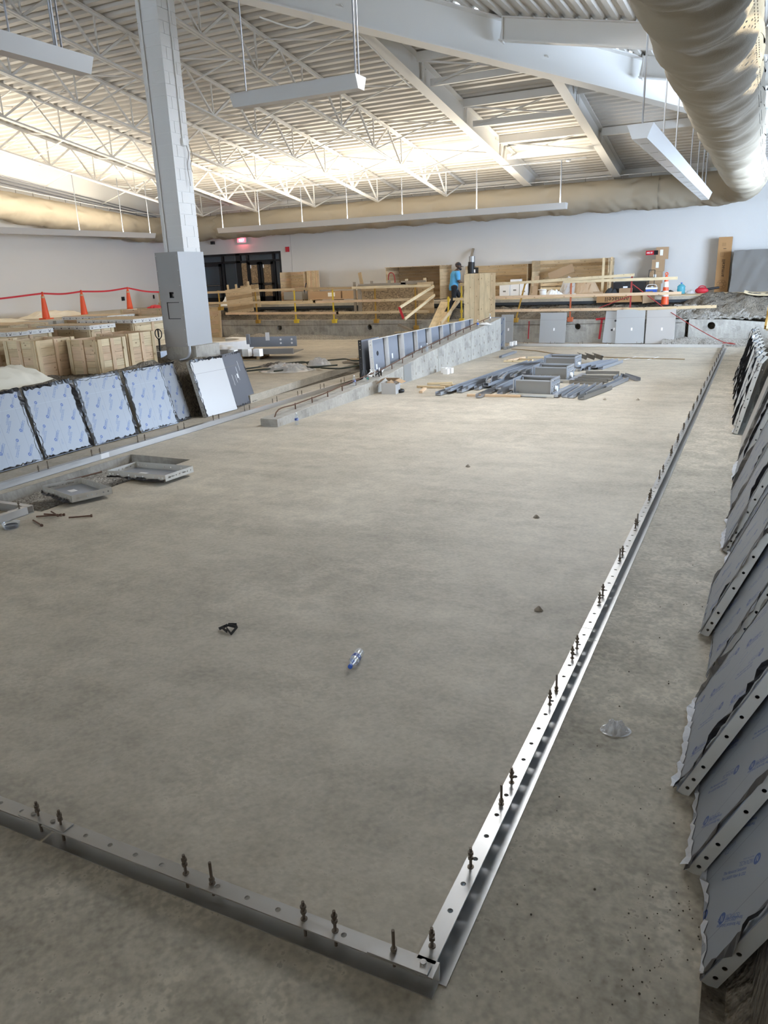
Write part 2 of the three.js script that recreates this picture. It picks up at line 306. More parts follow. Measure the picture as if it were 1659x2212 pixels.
struct('floor', boxG(4.1, 0.3, 17, -23.75, DECK - 0.15, -22.5), M.slabPlain);
stuff('dirt', sheetG(steps(-21.75, -20.9, 0.1), steps(-28.6, -18.4, 0.12), (x, z) => 1.2 + 0.18 * (fnoise(x * 2, z * 2) - 0.5) - 0.5 * sst(-21.6, -21.0, x)), M.dirt, 'earth verge in front of the three orange cones', 'earth');
{
  const doorX0 = -24.95, doorX1 = -20.25, doorY = 3.63;
  struct('wall_back', merge([boxG(1.2, 9, 0.4, -25.55, 5, -31.2), boxG(doorX1 - doorX0, 6, 0.4, (doorX0 + doorX1) / 2, doorY + 3, -31.2), boxG(0.62, 9, 0.4, doorX1 + 0.31, 5, -31.2), boxG(28.2, 9, 0.4, doorX1 + 0.635 + 14.1, 5, -31.2), boxG(0.1, 9, 0.2, doorX1 + 0.625, 5, -31.3)]), M.paint);
  struct('wall_left', boxG(0.4, 12, 47, -25.95, 6, -8), M.paint);
  { const a = -18, b = -2, parts = [boxG(8.2, 9, 0.4, -22.1, 4, 14.2), boxG(10.5, 9, 0.4, 3.25, 4, 14.2), boxG(16, 2.4, 0.4, -10, 0.4, 14.2), boxG(16, 4.5, 0.4, -10, 6.8, 14.2)];
    struct('wall_front', merge(parts), M.paint);
    const g = structGroup('window_3'), fr = []; for (let k = 0; k <= 8; k++) fr.push(boxG(0.07, 3, 0.1, a + (b - a) * k / 8, 3.1, 14.2)); mesh('window_frame', merge(fr), M.frameBlack, g);
    for (let k = 0; k < 8; k++) mesh('pane', boxG((b - a) / 8 - 0.07, 2.95, 0.008, a + (b - a) * (k + 0.5) / 8, 3.08, 14.22), M.glass, g); }
  const wz = [[-25.1, -18.1]], y0 = 1.85, y1 = 4.3, X = 5.2, parts = [boxG(0.4, y0 + 0.5, 47, X, (y0 - 0.5) / 2, -8), boxG(0.4, 3.4, 47, X, y1 + 1.7, -8)];
  for (const [a, b] of [[-31.5, wz[0][0]], [wz[0][1], 15.5]]) parts.push(boxG(0.4, y1 - y0, b - a, X, (y0 + y1) / 2, (a + b) / 2));
  struct('wall_right', merge(parts), M.paint);
  wz.forEach(([a, b], i) => {
    const g = structGroup('window_' + (i + 1)), fr = [];
    for (let k = 0; k <= 6; k++) fr.push(boxG(0.1, y1 - y0, 0.07, X, (y0 + y1) / 2, a + (b - a) * k / 6));
    fr.push(boxG(0.1, 0.07, b - a, X, y0 + 0.035, (a + b) / 2), boxG(0.1, 0.07, b - a, X, y1 - 0.035, (a + b) / 2), boxG(0.1, 0.05, b - a, X, y0 + 1.1, (a + b) / 2));
    mesh('window_frame', merge(fr), M.frameBlack, g);
    for (let k = 0; k < 6; k++) mesh('pane', boxG(0.008, y1 - y0 - 0.1, (b - a) / 6 - 0.07, X + 0.02, (y0 + y1) / 2, a + (b - a) * (k + 0.5) / 6), M.glass, g);
  });
  struct('floor', boxG(36, 0.3, 48, -8.5, -1.2, -8), M.dirt);   // subgrade under everything
  struct('ground_fill', merge([boxG(34, 2.25, 6.6, -8.8, 0.08, -31.5), boxG(34, 1.75, 1.6, -8.8, -0.2, -27.5), boxG(4, 2.1, 30, -23.9, 0.0, -18), boxG(6.2, 1.9, 44, 5.0, -0.1, -9), boxG(34, 1.7, 12, -8.8, -0.2, 8.2), boxG(0.5, 0.9, 0.2, -2.07, 0.2, -26.75)]), M.dirt);
  struct('floor', boxG(34, 0.3, 13, -8.8, 0.9, 8.4), M.slabPlain);   // deck behind the camera
}
// ------------------------------------------------------------------ roof: hip of ribbed steel deck
const SA = 0.155, SB = 0.19, HIPR = 1.225;
const roofA = (z) => 5.78 + SA * (z + 31), hipX = (z) => -8.35 - (z + 15.3) / HIPR, hipZ = (x) => -15.3 - HIPR * (x + 8.35);
const RIDGE_Z = -8, APEX_X = hipX(RIDGE_Z), APEX_Y = roofA(RIDGE_Z);
const roofB = (x) => APEX_Y - SB * (x - APEX_X);
{
  const prof = [[0, 0], [0.12, 0], [0.155, 0.075], [0.27, 0.075], [0.305, 0]];
  const quads = (list) => {
    const pos = [], uv = [];
    for (const q of list) { for (const k of [0, 1, 2, 0, 2, 3]) { pos.push(...q[k]); uv.push(q[k][0], q[k][2]); } }
    const g = new THREE.BufferGeometry(); g.setAttribute('position', new THREE.Float32BufferAttribute(pos, 3)); g.setAttribute('uv', new THREE.Float32BufferAttribute(uv, 2)); g.computeVertexNormals(); return g;
  };
  const A = [], B = [], C = [];
  for (let z = -31.05; z < RIDGE_Z; z += 0.305) for (let k = 0; k < 4; k++) {
    const za = Math.min(RIDGE_Z, z + prof[k][0]), zb = Math.min(RIDGE_Z, z + prof[k + 1][0]), ya = roofA(za) + prof[k][1], yb = roofA(zb) + prof[k + 1][1];
    A.push([[-25.9, ya, za], [hipX(za) + 0.03, ya, za], [hipX(zb) + 0.03, yb, zb], [-25.9, yb, zb]]);
  }
  struct('ceiling', quads(A), M.deckWhite);
  const near = (x) => Math.min(14.3, RIDGE_Z + HIPR * (x - APEX_X));
  for (let x = APEX_X; x < 8.3; x += 0.305) for (let k = 0; k < 4; k++) {
    const xa = x + prof[k][0], xb = x + prof[k + 1][0], ya = roofB(xa) + prof[k][1], yb = roofB(xb) + prof[k + 1][1];
    const seg = (p0, p1, q0, q1) => B.push([[xa, ya, p0], [xa, ya, p1], [xb, yb, q1], [xb, yb, q0]]);
    const f0 = Math.max(-31.05, hipZ(xa)), f1 = Math.max(-31.05, hipZ(xb));
    if (xa > 0.93 && xb < 1.87) { seg(f0, -12.2, f1, -12.2); seg(-7.6, near(xa), -7.6, near(xb)); } else if (xa > -5.25 && xb < -1.5) { seg(f0, -16, f1, -16); seg(-11.4, near(xa), -11.4, near(xb)); } else seg(f0, near(xa), f1, near(xb));
  }
  struct('ceiling', quads(B), M.deckWhite);
  const yC = (z) => APEX_Y - SA * (z - RIDGE_Z);
  C.push([[-25.9, APEX_Y, RIDGE_Z], [APEX_X, APEX_Y, RIDGE_Z], [near(4) > 14.2 ? APEX_X + (14.3 - RIDGE_Z) / HIPR : 4, yC(14.3), 14.3], [-25.9, yC(14.3), 14.3]]);
  struct('ceiling', quads(C), M.deckWhite);
  { const g = structGroup('window_4'), tilt = Math.atan(SB), put = (m) => { m.position.set(-3.4, roofB(-3.4) + 0.16, -13.7); m.rotation.z = -tilt; };
    put(mesh('window_frame', merge([boxG(0.08, 0.2, 4.8, -1.9, 0, 0), boxG(0.08, 0.2, 4.8, 1.9, 0, 0), boxG(3.8, 0.2, 0.08, 0, 0, -2.35), boxG(3.8, 0.2, 0.08, 0, 0, 2.35)]), M.steelWhite, g)); put(mesh('pane', boxG(3.8, 0.01, 4.7, 0, 0.05, 0), M.skyPane, g)); }
  const g = structGroup('window_2'), cx = 1.4, yy = roofB(1.4);
  mesh('window_frame', merge([boxG(0.06, 0.2, 4.8, 0.92, yy + 0.16, -9.9), boxG(0.03, 0.07, 4.8, 1.862, roofB(1.86) + 0.0, -9.9), boxG(1.0, 0.2, 0.06, 1.4, yy + 0.1, -12.25), boxG(1.0, 0.2, 0.06, 1.4, yy + 0.1, -7.55)]), M.steelWhite, g);
  mesh('pane', boxG(1.3, 0.008, 4.9, 1.5, yy + 0.27, -9.9), M.glass, g);
}
// ------------------------------------------------------------------ roof steel
const tiltA = V(0, -SA, -1).normalize();
function iBeam(g, a, b, depth, width, tf = 0.022, tw = 0.012) {   // a, b: top centre line
  const up = UPV;
  mesh('top_flange', barG(a, b, width, tf, up, -tf / 2), M.steelWhite, g);
  mesh('web', barG(a, b, tw, depth - 2 * tf, up, -depth / 2), M.steelWhite, g);
  mesh('bottom_flange', barG(a, b, width, tf, up, -depth + tf / 2), M.steelWhite, g);
}
const JX = [-11.2, -14.1, -17.0, -19.9, -22.8], JN = ['first', 'second', 'third', 'fourth', 'fifth'];
JX.forEach((x, n) => {
  const g = thing('roof_joist', `white open web steel roof joist, ${JN[n]} one left of the deep rafter`, 'joist', [0, 0, 0], 'open web roof joists');
  const P = (z, d) => V(x, roofA(z) - d, z), zn = Math.max(RIDGE_Z - 0.3, hipZ(x) - 0.2), zf = -30.9, dep = 0.92;
  for (const s of [-1, 1]) { mesh('top_chord', merge([barG(P(zf, 0.012).add(V(s * 0.042, 0, 0)), P(zn, 0.012).add(V(s * 0.042, 0, 0)), 0.07, 0.012), barG(P(zf, 0.045).add(V(s * 0.013, 0, 0)), P(zn, 0.045).add(V(s * 0.013, 0, 0)), 0.012, 0.06)]), M.steelWhite, g);
    mesh('bottom_chord', merge([barG(P(-28.9, dep).add(V(s * 0.042, 0, 0)), P(zn, dep).add(V(s * 0.042, 0, 0)), 0.07, 0.012), barG(P(-28.9, dep - 0.035).add(V(s * 0.013, 0, 0)), P(zn, dep - 0.035).add(V(s * 0.013, 0, 0)), 0.012, 0.06)]), M.steelWhite, g); }
  mesh('web_member', barG(P(-30.7, 0.06), P(-28.9, dep), 0.045, 0.045), M.steelWhite, g);
  const pl = 2.02;
  for (let z = -28.9; z + pl < zn; z += pl) {
    mesh('web_member', barG(P(z, dep - 0.03), P(z + pl / 2, 0.06), 0.05, 0.05), M.steelWhite, g);
    mesh('web_member', barG(P(z + pl / 2, 0.06), P(z + pl, dep - 0.03), 0.05, 0.05), M.steelWhite, g);
    mesh('web_member', barG(P(z, dep - 0.03), P(z, 0.06), 0.035, 0.035), M.steelWhite, g);
  }
});
['high up under the ridge', 'above the hanging centre fixture', 'past the block column', 'nearest to the far wall'].forEach((w, i) => {
  const z = [-17.2, -20.1, -23.0, -25.9][i], g = thing('joist_bridging', `thin crossed bridging rods between roof joists, row ${w}`, 'bridging', [0, 0, 0], 'joist bridging rows');
  const xs = [-8.3, ...JX, -25.7];
  for (let k = 0; k + 1 < xs.length; k++) { const y = roofA(z);
    mesh('brace', barG(V(xs[k], y - 0.07, z), V(xs[k + 1], y - 0.86, z), 0.03, 0.03), M.steelWhite, g);
    mesh('brace', barG(V(xs[k], y - 0.5, z + 0.05), V(xs[k + 1], y - 0.07, z + 0.05), 0.03, 0.03), M.steelWhite, g); }
});
const RX = [-8.32, -5.1, -1.9];
RX.forEach((x, n) => {
  const zn = hipZ(x) - 0.12, g = thing('roof_rafter', ['deep white steel rafter beside the open web joists', 'white steel rafter between the deep rafter and the hip beam end', 'short white steel rafter nearly hidden behind the big fabric duct'][n], 'rafter', [0, 0, 0], 'steel rafters');
  iBeam(g, V(x, roofA(-30.98) - 0.005, -30.98), V(x, roofA(zn) - 0.005, zn), n ? 0.5 : 0.56, n ? 0.26 : 0.3);
  mesh('bearing_plate', boxG(0.3, 0.05, 0.3, x, roofA(-30.85) - 0.6, -30.85), M.steelWhite, g);
  if (n < 2) for (const z of [-19.75, -23.0, -26.4]) if (z < zn) mesh('stiffener', boxG(0.02, 0.46, 0.1, x + 0.07, roofA(z) - 0.27, z), M.steelWhite, g);
});
{
  const a = V(-13.9, 0, hipZ(-13.9)), b = V(4.4, 0, hipZ(4.4)); a.y = roofA(a.z) - 0.02; b.y = roofA(b.z) - 0.02;
  const g = thing('hip_beam', 'massive white steel hip beam running diagonally under the roof', 'beam');
  iBeam(g, a, b, 0.86, 0.36, 0.03, 0.02);
}
[[-19.75, 'highest'], [-23.0, 'middle'], [-26.4, 'lowest']].forEach(([z, w], i) => {
  const g = thing('roof_purlin', `pair of beige cross struts between the two rafters, ${w} of three`, 'strut', [0, 0, 0], 'struts between the rafters');
  const a = RX[0] + 0.15, b = RX[1] - 0.12;
  mesh('strut', barG(V(a, roofA(z + 0.5) - 0.12, z + 0.5), V(b, roofA(z + 0.5) - 0.12, z + 0.5), 0.12, 0.2), M.steelWhite, g);
  mesh('strut', barG(V(a, roofA(z - 0.35) - 0.4, z - 0.35), V(b, roofA(z - 0.35) - 0.4, z - 0.35), 0.1, 0.16), M.steelWhite, g);
  mesh('brace', barG(V(a, roofA(z - 0.35) - 0.45, z - 0.35), V(b, roofA(z + 0.5) - 0.1, z + 0.5), 0.04, 0.04), M.steelWhite, g);
  mesh('brace', barG(V(a, roofA(z + 0.5) - 0.2, z + 0.5), V(b, roofA(z - 0.35) - 0.45, z - 0.35), 0.04, 0.04), M.steelWhite, g);
});
[[-22.6, 'upper'], [-26.2, 'lower']].forEach(([z, w]) => {
  const m = mesh('roof_purlin', barG(V(RX[1] + 0.12, roofA(z) - 0.13, z), V(Math.min(RX[2] - 0.12, hipX(z) - 0.2), roofA(z) - 0.13, z), 0.12, 0.22), M.steelWhite);
  tag(m, `beige strut from the second rafter toward the hip beam, ${w} one`, 'strut');
});
[[-18.2, 'topmost'], [-21.3, 'middle'], [-24.6, 'lowest']].forEach(([z, w]) => {
  const g = thing('roof_beam', `white steel beam framing from the hip beam toward the duct, ${w} one`, 'beam', [0, 0, 0], 'beams right of the hip');
  const x0 = hipX(z) + 0.3, L = [V(x0, roofB(x0) - 0.005, z), V(8, roofB(8) - 0.005, z)];
  iBeam(g, L[0], L[1], 0.46, 0.2);
  mesh('end_plate', boxG(0.03, 0.5, 0.16, x0, roofB(x0) - 0.26, z), M.steelWhite, g);
});
// conduit with swan neck where the hip meets the first rafter
tag(mesh('conduit', tubeG([V(-9.4, 7.35, -14.3), V(-8.9, 7.2, -14.8), V(-8.75, 7.28, -15.0), V(-8.5, 7.5, -15.4), V(-8.45, 6.9, -19.5)], 0.018, 30, 6), M.steelWhite), 'thin white conduit bending under the hip beam joint', 'conduit');
// ------------------------------------------------------------------ block column with steel cladding
{
  const g = thing('block_column', 'tall white painted concrete block column standing on the earth island', 'column', [0, 0, 0]);
  const x0 = -10.69, x1 = -10.2, z0 = -12.75, z1 = -12.25, ch = 0.203, j = 0.009, top = roofA(-12.5) - 0.2;
  mesh('core', boxG(0.47, top - 1.0, 0.48, (x0 + x1) / 2, (top + 1.0) / 2, (z0 + z1) / 2), M.steelWhite, g);
  let n = 0;
  for (let y = 2.9; y + ch < top; y += ch, n++) {
    const cut = n % 2 ? 0.13 : 0.37;   // running bond: half blocks swap sides
    for (const [a, b] of [[0, cut], [cut, 0.5]]) {
      const bx = boxG(x1 - x0, ch - j, b - a - j, (x0 + x1) / 2, y + ch / 2, z1 - (a + b) / 2);
      mesh('block', bx, M.paint, g);
    }
  }
  mesh('conduit', rodG(V(x0 + 0.1, 3.0, z1 + 0.025), V(x0 + 0.1, top, z1 + 0.025), 0.014), M.steelWhite, g);
  mesh('conduit', rodG(V(x1 + 0.02, 5.05, z0 + 0.2), V(x1 + 0.02, top, z0 + 0.2), 0.012), M.steelWhite, g);
  mesh('junction_box', boxG(0.05, 0.12, 0.08, x1 + 0.03, 5.0, z0 + 0.2), M.steelWhite, g);
  for (const [dz, l] of [[0.16, 0.75], [0.06, 0.5]]) mesh('loose_wire', tubeG([V(x1 + 0.04, 4.98, z0 + dz), V(x1 + 0.07, 4.8, z0 + dz - 0.03), V(x1 + 0.05, 4.6, z0 + dz + 0.02), V(x1 + 0.06, 4.98 - l, z0 + dz)], 0.006, 20, 5), M.bolt, g);
  const c = thing('column_cladding', 'tall stainless steel box around the foot of the white column', 'cladding');
  const cx0 = -10.61, cx1 = -10.15, cz0 = -12.77, cz1 = -12.0, y0 = 1.24, y1 = 3.03, w = cx1 - cx0, d = cz1 - cz0;
  mesh('panel', boxG(0.012, y1 - y0, d, cx1 - 0.006, (y0 + y1) / 2, (cz0 + cz1) / 2), M.clad, c);
  mesh('panel', boxG(0.012, y1 - y0, d, cx0 - 0.1, (y0 + y1) / 2, (cz0 + cz1) / 2), M.clad, c);
  const s = poly([[cx0 - 0.1, y0], [cx1 - 0.013, y0], [cx1 - 0.013, y1], [cx0 - 0.1, y1]]), hp = (a, b, e, f) => { const p = new THREE.Path(); p.moveTo(a, b); p.lineTo(a, f); p.lineTo(e, f); p.lineTo(e, b); p.closePath(); s.holes.push(p); };
  hp(-10.56, 1.78, -10.25, 2.1); hp(-10.47, 2.18, -10.36, 2.29);
  const fg = extr(s, 0.012); fg.translate(0, 0, cz1 - 0.012); mesh('panel', fg, M.clad, c);
  mesh('access_door', boxG(0.285, 0.295, 0.012, -10.405, 1.94, cz1 - 0.02), M.clad, c);
  mesh('opening_liner', boxG(0.4, 0.6, 0.02, -10.4, 2.0, cz1 - 0.06), M.black, c);
  mesh('switch_plate', boxG(0.05, 0.05, 0.01, -10.4, 2.23, cz1 - 0.045), M.steelDull, c);
  for (let k = 0; k < 7; k++) for (const sx of [cx0 - 0.085, cx1 - 0.03]) mesh('screw', new THREE.CylinderGeometry(0.009, 0.009, 0.008, 8).rotateX(Math.PI / 2).translate(sx, y0 + 0.06 + k * 0.278, cz1 + 0.004), M.steel, c);
  struct('column_pedestal', boxG(0.75, 0.7, 0.75, -10.4, 0.9, -12.45), M.concrete);
}
// ------------------------------------------------------------------ fabric air duct
function ductG(curve, len, R, ring, wr) {
  const n = Math.round(len / ring), m = 44, pos = [], uv = [], idx = [];
  for (let i = 0; i <= n; i++) {
    const t = i / n, p = curve.getPointAt(t), d = curve.getTangentAt(t), x = UPV.clone().cross(d).normalize(), y = d.clone().cross(x), s = t * len;
    const q = s / 1.52, fr = q - Math.floor(q), puff = Math.pow(Math.sin(Math.PI * fr), 0.6), near = Math.min(fr, 1 - fr);
    for (let k = 0; k <= m; k++) {
      const a = (k / m) * Math.PI * 2, lo = 0.5 - 0.5 * Math.sin(a);
      let r = R * (0.955 + 0.05 * puff);
      r += wr * 0.034 * Math.sin(a * 8 + 2.2 * Math.sin(s * 1.7)) * Math.exp(-near * 7) * (0.4 + 0.6 * (1 - lo));
      r += wr * 0.034 * (vnoise(s * 5.5 + 3 * Math.sin(a), a * 1.1 + 20) - 0.5) * (0.25 + lo) + wr * 0.016 * (vnoise(s * 12 + 2 * Math.cos(a), a * 1.6) - 0.5) * lo;
      r += wr * 0.022 * Math.sin(s * 4.1 - 2.4 * Math.abs(Math.sin(a * 0.5 + 0.8))) * lo;
      pos.push(p.x + r * (Math.cos(a) * x.x + Math.sin(a) * y.x), p.y + r * (Math.cos(a) * x.y + Math.sin(a) * y.y), p.z + r * (Math.cos(a) * x.z + Math.sin(a) * y.z)); uv.push(s, a * R);
    }
  }
  for (let i = 0; i < n; i++) for (let k = 0; k < m; k++) { const a = i * (m + 1) + k; idx.push(a, a + m + 1, a + 1, a + 1, a + m + 1, a + m + 2); }
  const g = new THREE.BufferGeometry(); g.setAttribute('position', new THREE.Float32BufferAttribute(pos, 3)); g.setAttribute('uv', new THREE.Float32BufferAttribute(uv, 2)); g.setIndex(idx); g.computeVertexNormals(); return g;
}
{
  const g = thing('fabric_duct', 'long beige fabric air duct hung around three walls under the roof', 'air duct');
  M.duct.side = THREE.DoubleSide;
  const path = (pts) => { const c = new THREE.CatmullRomCurve3(pts, false, 'centripetal'); c.arcLengthDivisions = 400; return [c, c.getLength()]; };
  const yl = (z) => 4.68 + 0.083 * (z + 28);
  const [c1, l1] = path([V(-25.05, yl(-10), -10), V(-25.05, yl(-20), -20), V(-25.0, yl(-27.4), -27.4), V(-24.75, 4.72, -28.9), V(-24.1, 4.74, -29.55), V(-22.6, 4.76, -29.85)]);
  const [c2, l2] = path([V(-22.65, 4.76, -29.85), V(-16, 4.8, -29.9), V(-9, 4.82, -29.9), V(-3.6, 4.82, -29.85)]);
  const [c3, l3] = path([V(-3.65, 4.82, -29.85), V(-2.2, 4.8, -29.75), V(-1.25, 4.78, -29.1), V(-0.85, 4.8, -27.9), V(-0.83, 4.86, -22), V(-0.83, 4.92, -12), V(-0.83, 4.95, 2)]);
  mesh('duct_section', ductG(c1, l1, 0.52, 0.07, 1.3), M.duct, g); mesh('duct_section', ductG(c2, l2, 0.54, 0.07, 1.1), M.duct, g); mesh('duct_section', ductG(c3, l3, 0.54, 0.055, 1.15), M.duct, g);
  const holes = [];
  for (let s = 2.5; s < l3 - 3; s += 0.11) for (const o of [0, 1]) {
    const p = c3.getPointAt(s / l3), d = c3.getTangentAt(s / l3), x = UPV.clone().cross(d).normalize(), y = d.clone().cross(x), a = -0.34 - o * 0.1;   // seam on the lower flank
    const c = p.addScaledVector(x, 0.548 * Math.cos(a)).addScaledVector(y, 0.548 * Math.sin(a));
    holes.push(barG(c.clone().addScaledVector(d, -0.015), c.clone().addScaledVector(d, 0.015), 0.008, 0.008));
  }
  const pf = mesh('perforated_seam', merge(holes), M.tarpGrey, g); pf.userData.kind = 'stuff';
  for (const [c, l, lab] of [[c1, l1], [c2, l2], [c3, l3]]) {
    const pts = []; for (let k = 0; k <= 30; k++) pts.push(c.getPointAt(k / 30).add(V(0, 0.66, 0)));
    mesh('hanger_rail', tubeG(pts, 0.014, 60, 6), M.steelWhite, g);
    for (let s = 0.5; s < l; s += 0.76) { const p = c.getPointAt(s / l); mesh('hanger_clip', rodG(p.clone().add(V(0, 0.5, 0)), p.clone().add(V(0, 0.66, 0)), 0.012, 6), M.steelDull, g); }
  }
  // pipes on the wall above the duct
  for (let k = 0; k < 3; k++) { const a = V(-25.7, 6.2 + 0.115 * 11 + k * 0.13, -10), b = V(-25.7, 5.25 + k * 0.1, -29.2);
    tag(mesh('wall_conduit', rodG(a, b, 0.022, 6), M.galv), `grey conduit along the left wall above the duct, ${['lowest', 'middle', 'topmost'][k]} of three`, 'conduit', 'conduits on the wall'); }
}
// ------------------------------------------------------------------ pendant uplight troughs
function pendant(label, a, b, lit, rods, rodTop, slots) {
  const d = b.clone().sub(a), L = d.length(), g = thing('pendant_light', label, 'light fixture', [a.x, a.y, a.z], 'pendant light troughs');
  g.rotation.y = Math.atan2(-d.z, d.x);
  const h = 0.19, wb = 0.2, wt = 0.36, t = 0.006;
  const s = poly([[-wb / 2, 0], [wb / 2, 0], [wt / 2, h], [wt / 2 - t, h], [wb / 2 - t, t], [-wb / 2 + t, t], [-wt / 2 + t, h], [-wt / 2, h]]);
  const hs = extr(s, L); hs.rotateY(Math.PI / 2); mesh('housing', hs, M.fixture, g);
  const e = poly([[-wb / 2, 0], [wb / 2, 0], [wt / 2, h], [-wt / 2, h]]);
  for (const x of [-0.004, L]) { const eg = extr(e, 0.004); eg.rotateY(Math.PI / 2); eg.translate(x, 0, 0); mesh('end_cap', eg, M.fixture, g); }
  const lampMat = lit ? S({ color: 0xffffff, emissive: UPLIGHT.color, emissiveIntensity: 3, roughness: 0.5 }) : M.white;
  mesh('lamp', boxG(L - 0.1, 0.03, 0.1, L / 2, 0.05, 0), lampMat, g);
  for (const [f, r] of rods) mesh('hanger_rod', rodG(V(f * L, h * 0.3, 0), V(f * L, rodTop - a.y, 0), r, 8), M.galv, g);
  if (slots) for (let k = 0; k < 12; k++) mesh('slot', boxG(0.02, 0.004, 0.12, (k + 0.5) * L / 12, -0.001, 0), M.steelDull, g);
  for (let x = 2.44; x < L - 0.5; x += 2.44) mesh('joint_strip', boxG(0.012, 0.004, wb + 0.004, x, -0.001, 0), M.steelWhite, g);
  if (lit) {
    const l = new THREE.RectAreaLight(UPLIGHT.color, lit, L - 0.2, 0.22), m = a.clone().add(b).multiplyScalar(0.5);
    l.position.set(m.x, a.y + h + 0.015, m.z); l.lookAt(m.x, 20, m.z); l.rotation.set(Math.PI / 2, 0, g.rotation.y); l.rotation.order = 'YXZ';
    l.rotation.set(Math.PI / 2, g.rotation.y, 0); scene.add(l);
  }
}
pendant('long lit pendant trough hanging before the far wall duct', V(-19.8, 4.24, -26.1), V(-5.98, 4.24, -26.1), UPLIGHT.far, [[0.012, 0.02], [0.14, 0.016], [0.28, 0.016], [0.42, 0.016], [0.58, 0.016], [0.78, 0.02], [0.985, 0.022]], 5.7);
pendant('long lit pendant trough hanging along the left wall', V(-23.1, 4.22, -12), V(-23.1, 4.22, -25.9), UPLIGHT.left, [[0.3, 0.016], [0.46, 0.016], [0.72, 0.016], [0.88, 0.016], [0.99, 0.02]], 6.4);
pendant('short unlit pendant trough hanging mid air right of the column', V(-8.1, 5.16, -11.45), V(-5.8, 5.16, -11.45), 0, [[0.09, 0.012], [0.965, 0.016], [0.99, 0.012]], 8.0);
pendant('shiny unlit pendant trough at the top corner left of the column', V(-8.35, 5.13, -2.2), V(-8.35, 5.13, -8.45), 0, [[0.82, 0.012], [0.93, 0.026], [0.945, 0.014]], 8.6);
pendant('pendant trough with slotted underside hanging beside the big duct', V(-1.78, 4.16, -12.1), V(-1.78, 4.16, -25.2), 0, [[0.015, 0.014], [0.2, 0.014], [0.35, 0.014], [0.6, 0.014], [0.75, 0.016], [0.88, 0.02], [0.97, 0.02]], 6.2, true);
{
  const g = thing('strut_rail', 'white strut line above the far pendant trough', 'strut');
  mesh('channel', barG(V(-20, 5.7, -26.1), V(-5.4, 5.7, -26.1), 0.045, 0.045), M.steelWhite, g);
  for (const x of [-20, -5.98]) mesh('canopy_cup', lathe([[0, 0.0], [0.06, 0], [0.07, 0.03], [0.1, 0.05], [0, 0.05]], 12).translate(x, 5.63, -26.1), M.steelWhite, g);
}
// ------------------------------------------------------------------ ramped divider wall
{
  const g = structGroup('wall_divider');
  const top = [[10.85, 0.13], [11.5, 0.15], [12.6, 0.18], [14.2, 0.25], [15.4, 0.31], [17, 0.48], [20.3, 0.75], [23.75, 0.99]];
  const s = poly([[10.85, -0.02], ...top, [23.75, -0.02]]);
  const w = extr(s, 0.34, 0.008); w.rotateY(Math.PI / 2); w.translate(-7.74, 0, 0); mesh('wall_body', w, M.concrete, g);
  const topY = (z) => { for (let i = 0; i + 1 < top.length; i++) if (z <= top[i + 1][0]) { const f = (z - top[i][0]) / (top[i + 1][0] - top[i][0]); return top[i][1] + f * (top[i + 1][1] - top[i][1]); } return 0.99; };
  mesh('mortar_patch', boxG(0.012, 0.4, 0.42, -7.387, 0.22, -16.4), S({ color: new THREE.Color(0.24, 0.235, 0.22), roughness: 0.95 }), g);
  for (let z = 14.4; z < 23.5; z += 0.42) for (let y = 0.14; y < topY(z) - 0.1; y += 0.24) mesh('tie_slot', boxG(0.006, 0.055, 0.02, -7.388, y + rr(-0.01, 0.01), -z - (y > 0.3 ? 0.12 : 0)), M.woodGrey, g);
  for (const z of [18.4, 20.9]) mesh('form_joint', boxG(0.006, topY(z) - 0.02, 0.03, -7.388, topY(z) / 2, -z), M.concrete, g);
  // rusty bar on pins along the crest
  const b = thing('rebar_line', 'rusty reinforcing bar on short pins along the divider crest', 'rebar'), pts = [];
  for (let z = 11.1; z <= 23.4; z += 0.6) pts.push(V(-7.55, topY(z) + 0.1 + (z < 13 ? 0 : 0.02), -z));
  mesh('bar', tubeG([V(-7.55, 0.13, -11.0), ...pts], 0.012, 120, 6), M.rust, b);
  for (let z = 11.7; z <= 23.2; z += 0.6) mesh('pin', rodG(V(-7.55, topY(z) - 0.02, -z), V(-7.55, topY(z) + 0.12, -z), 0.011, 6), M.rust, b);
  M.divTop = topY;
}
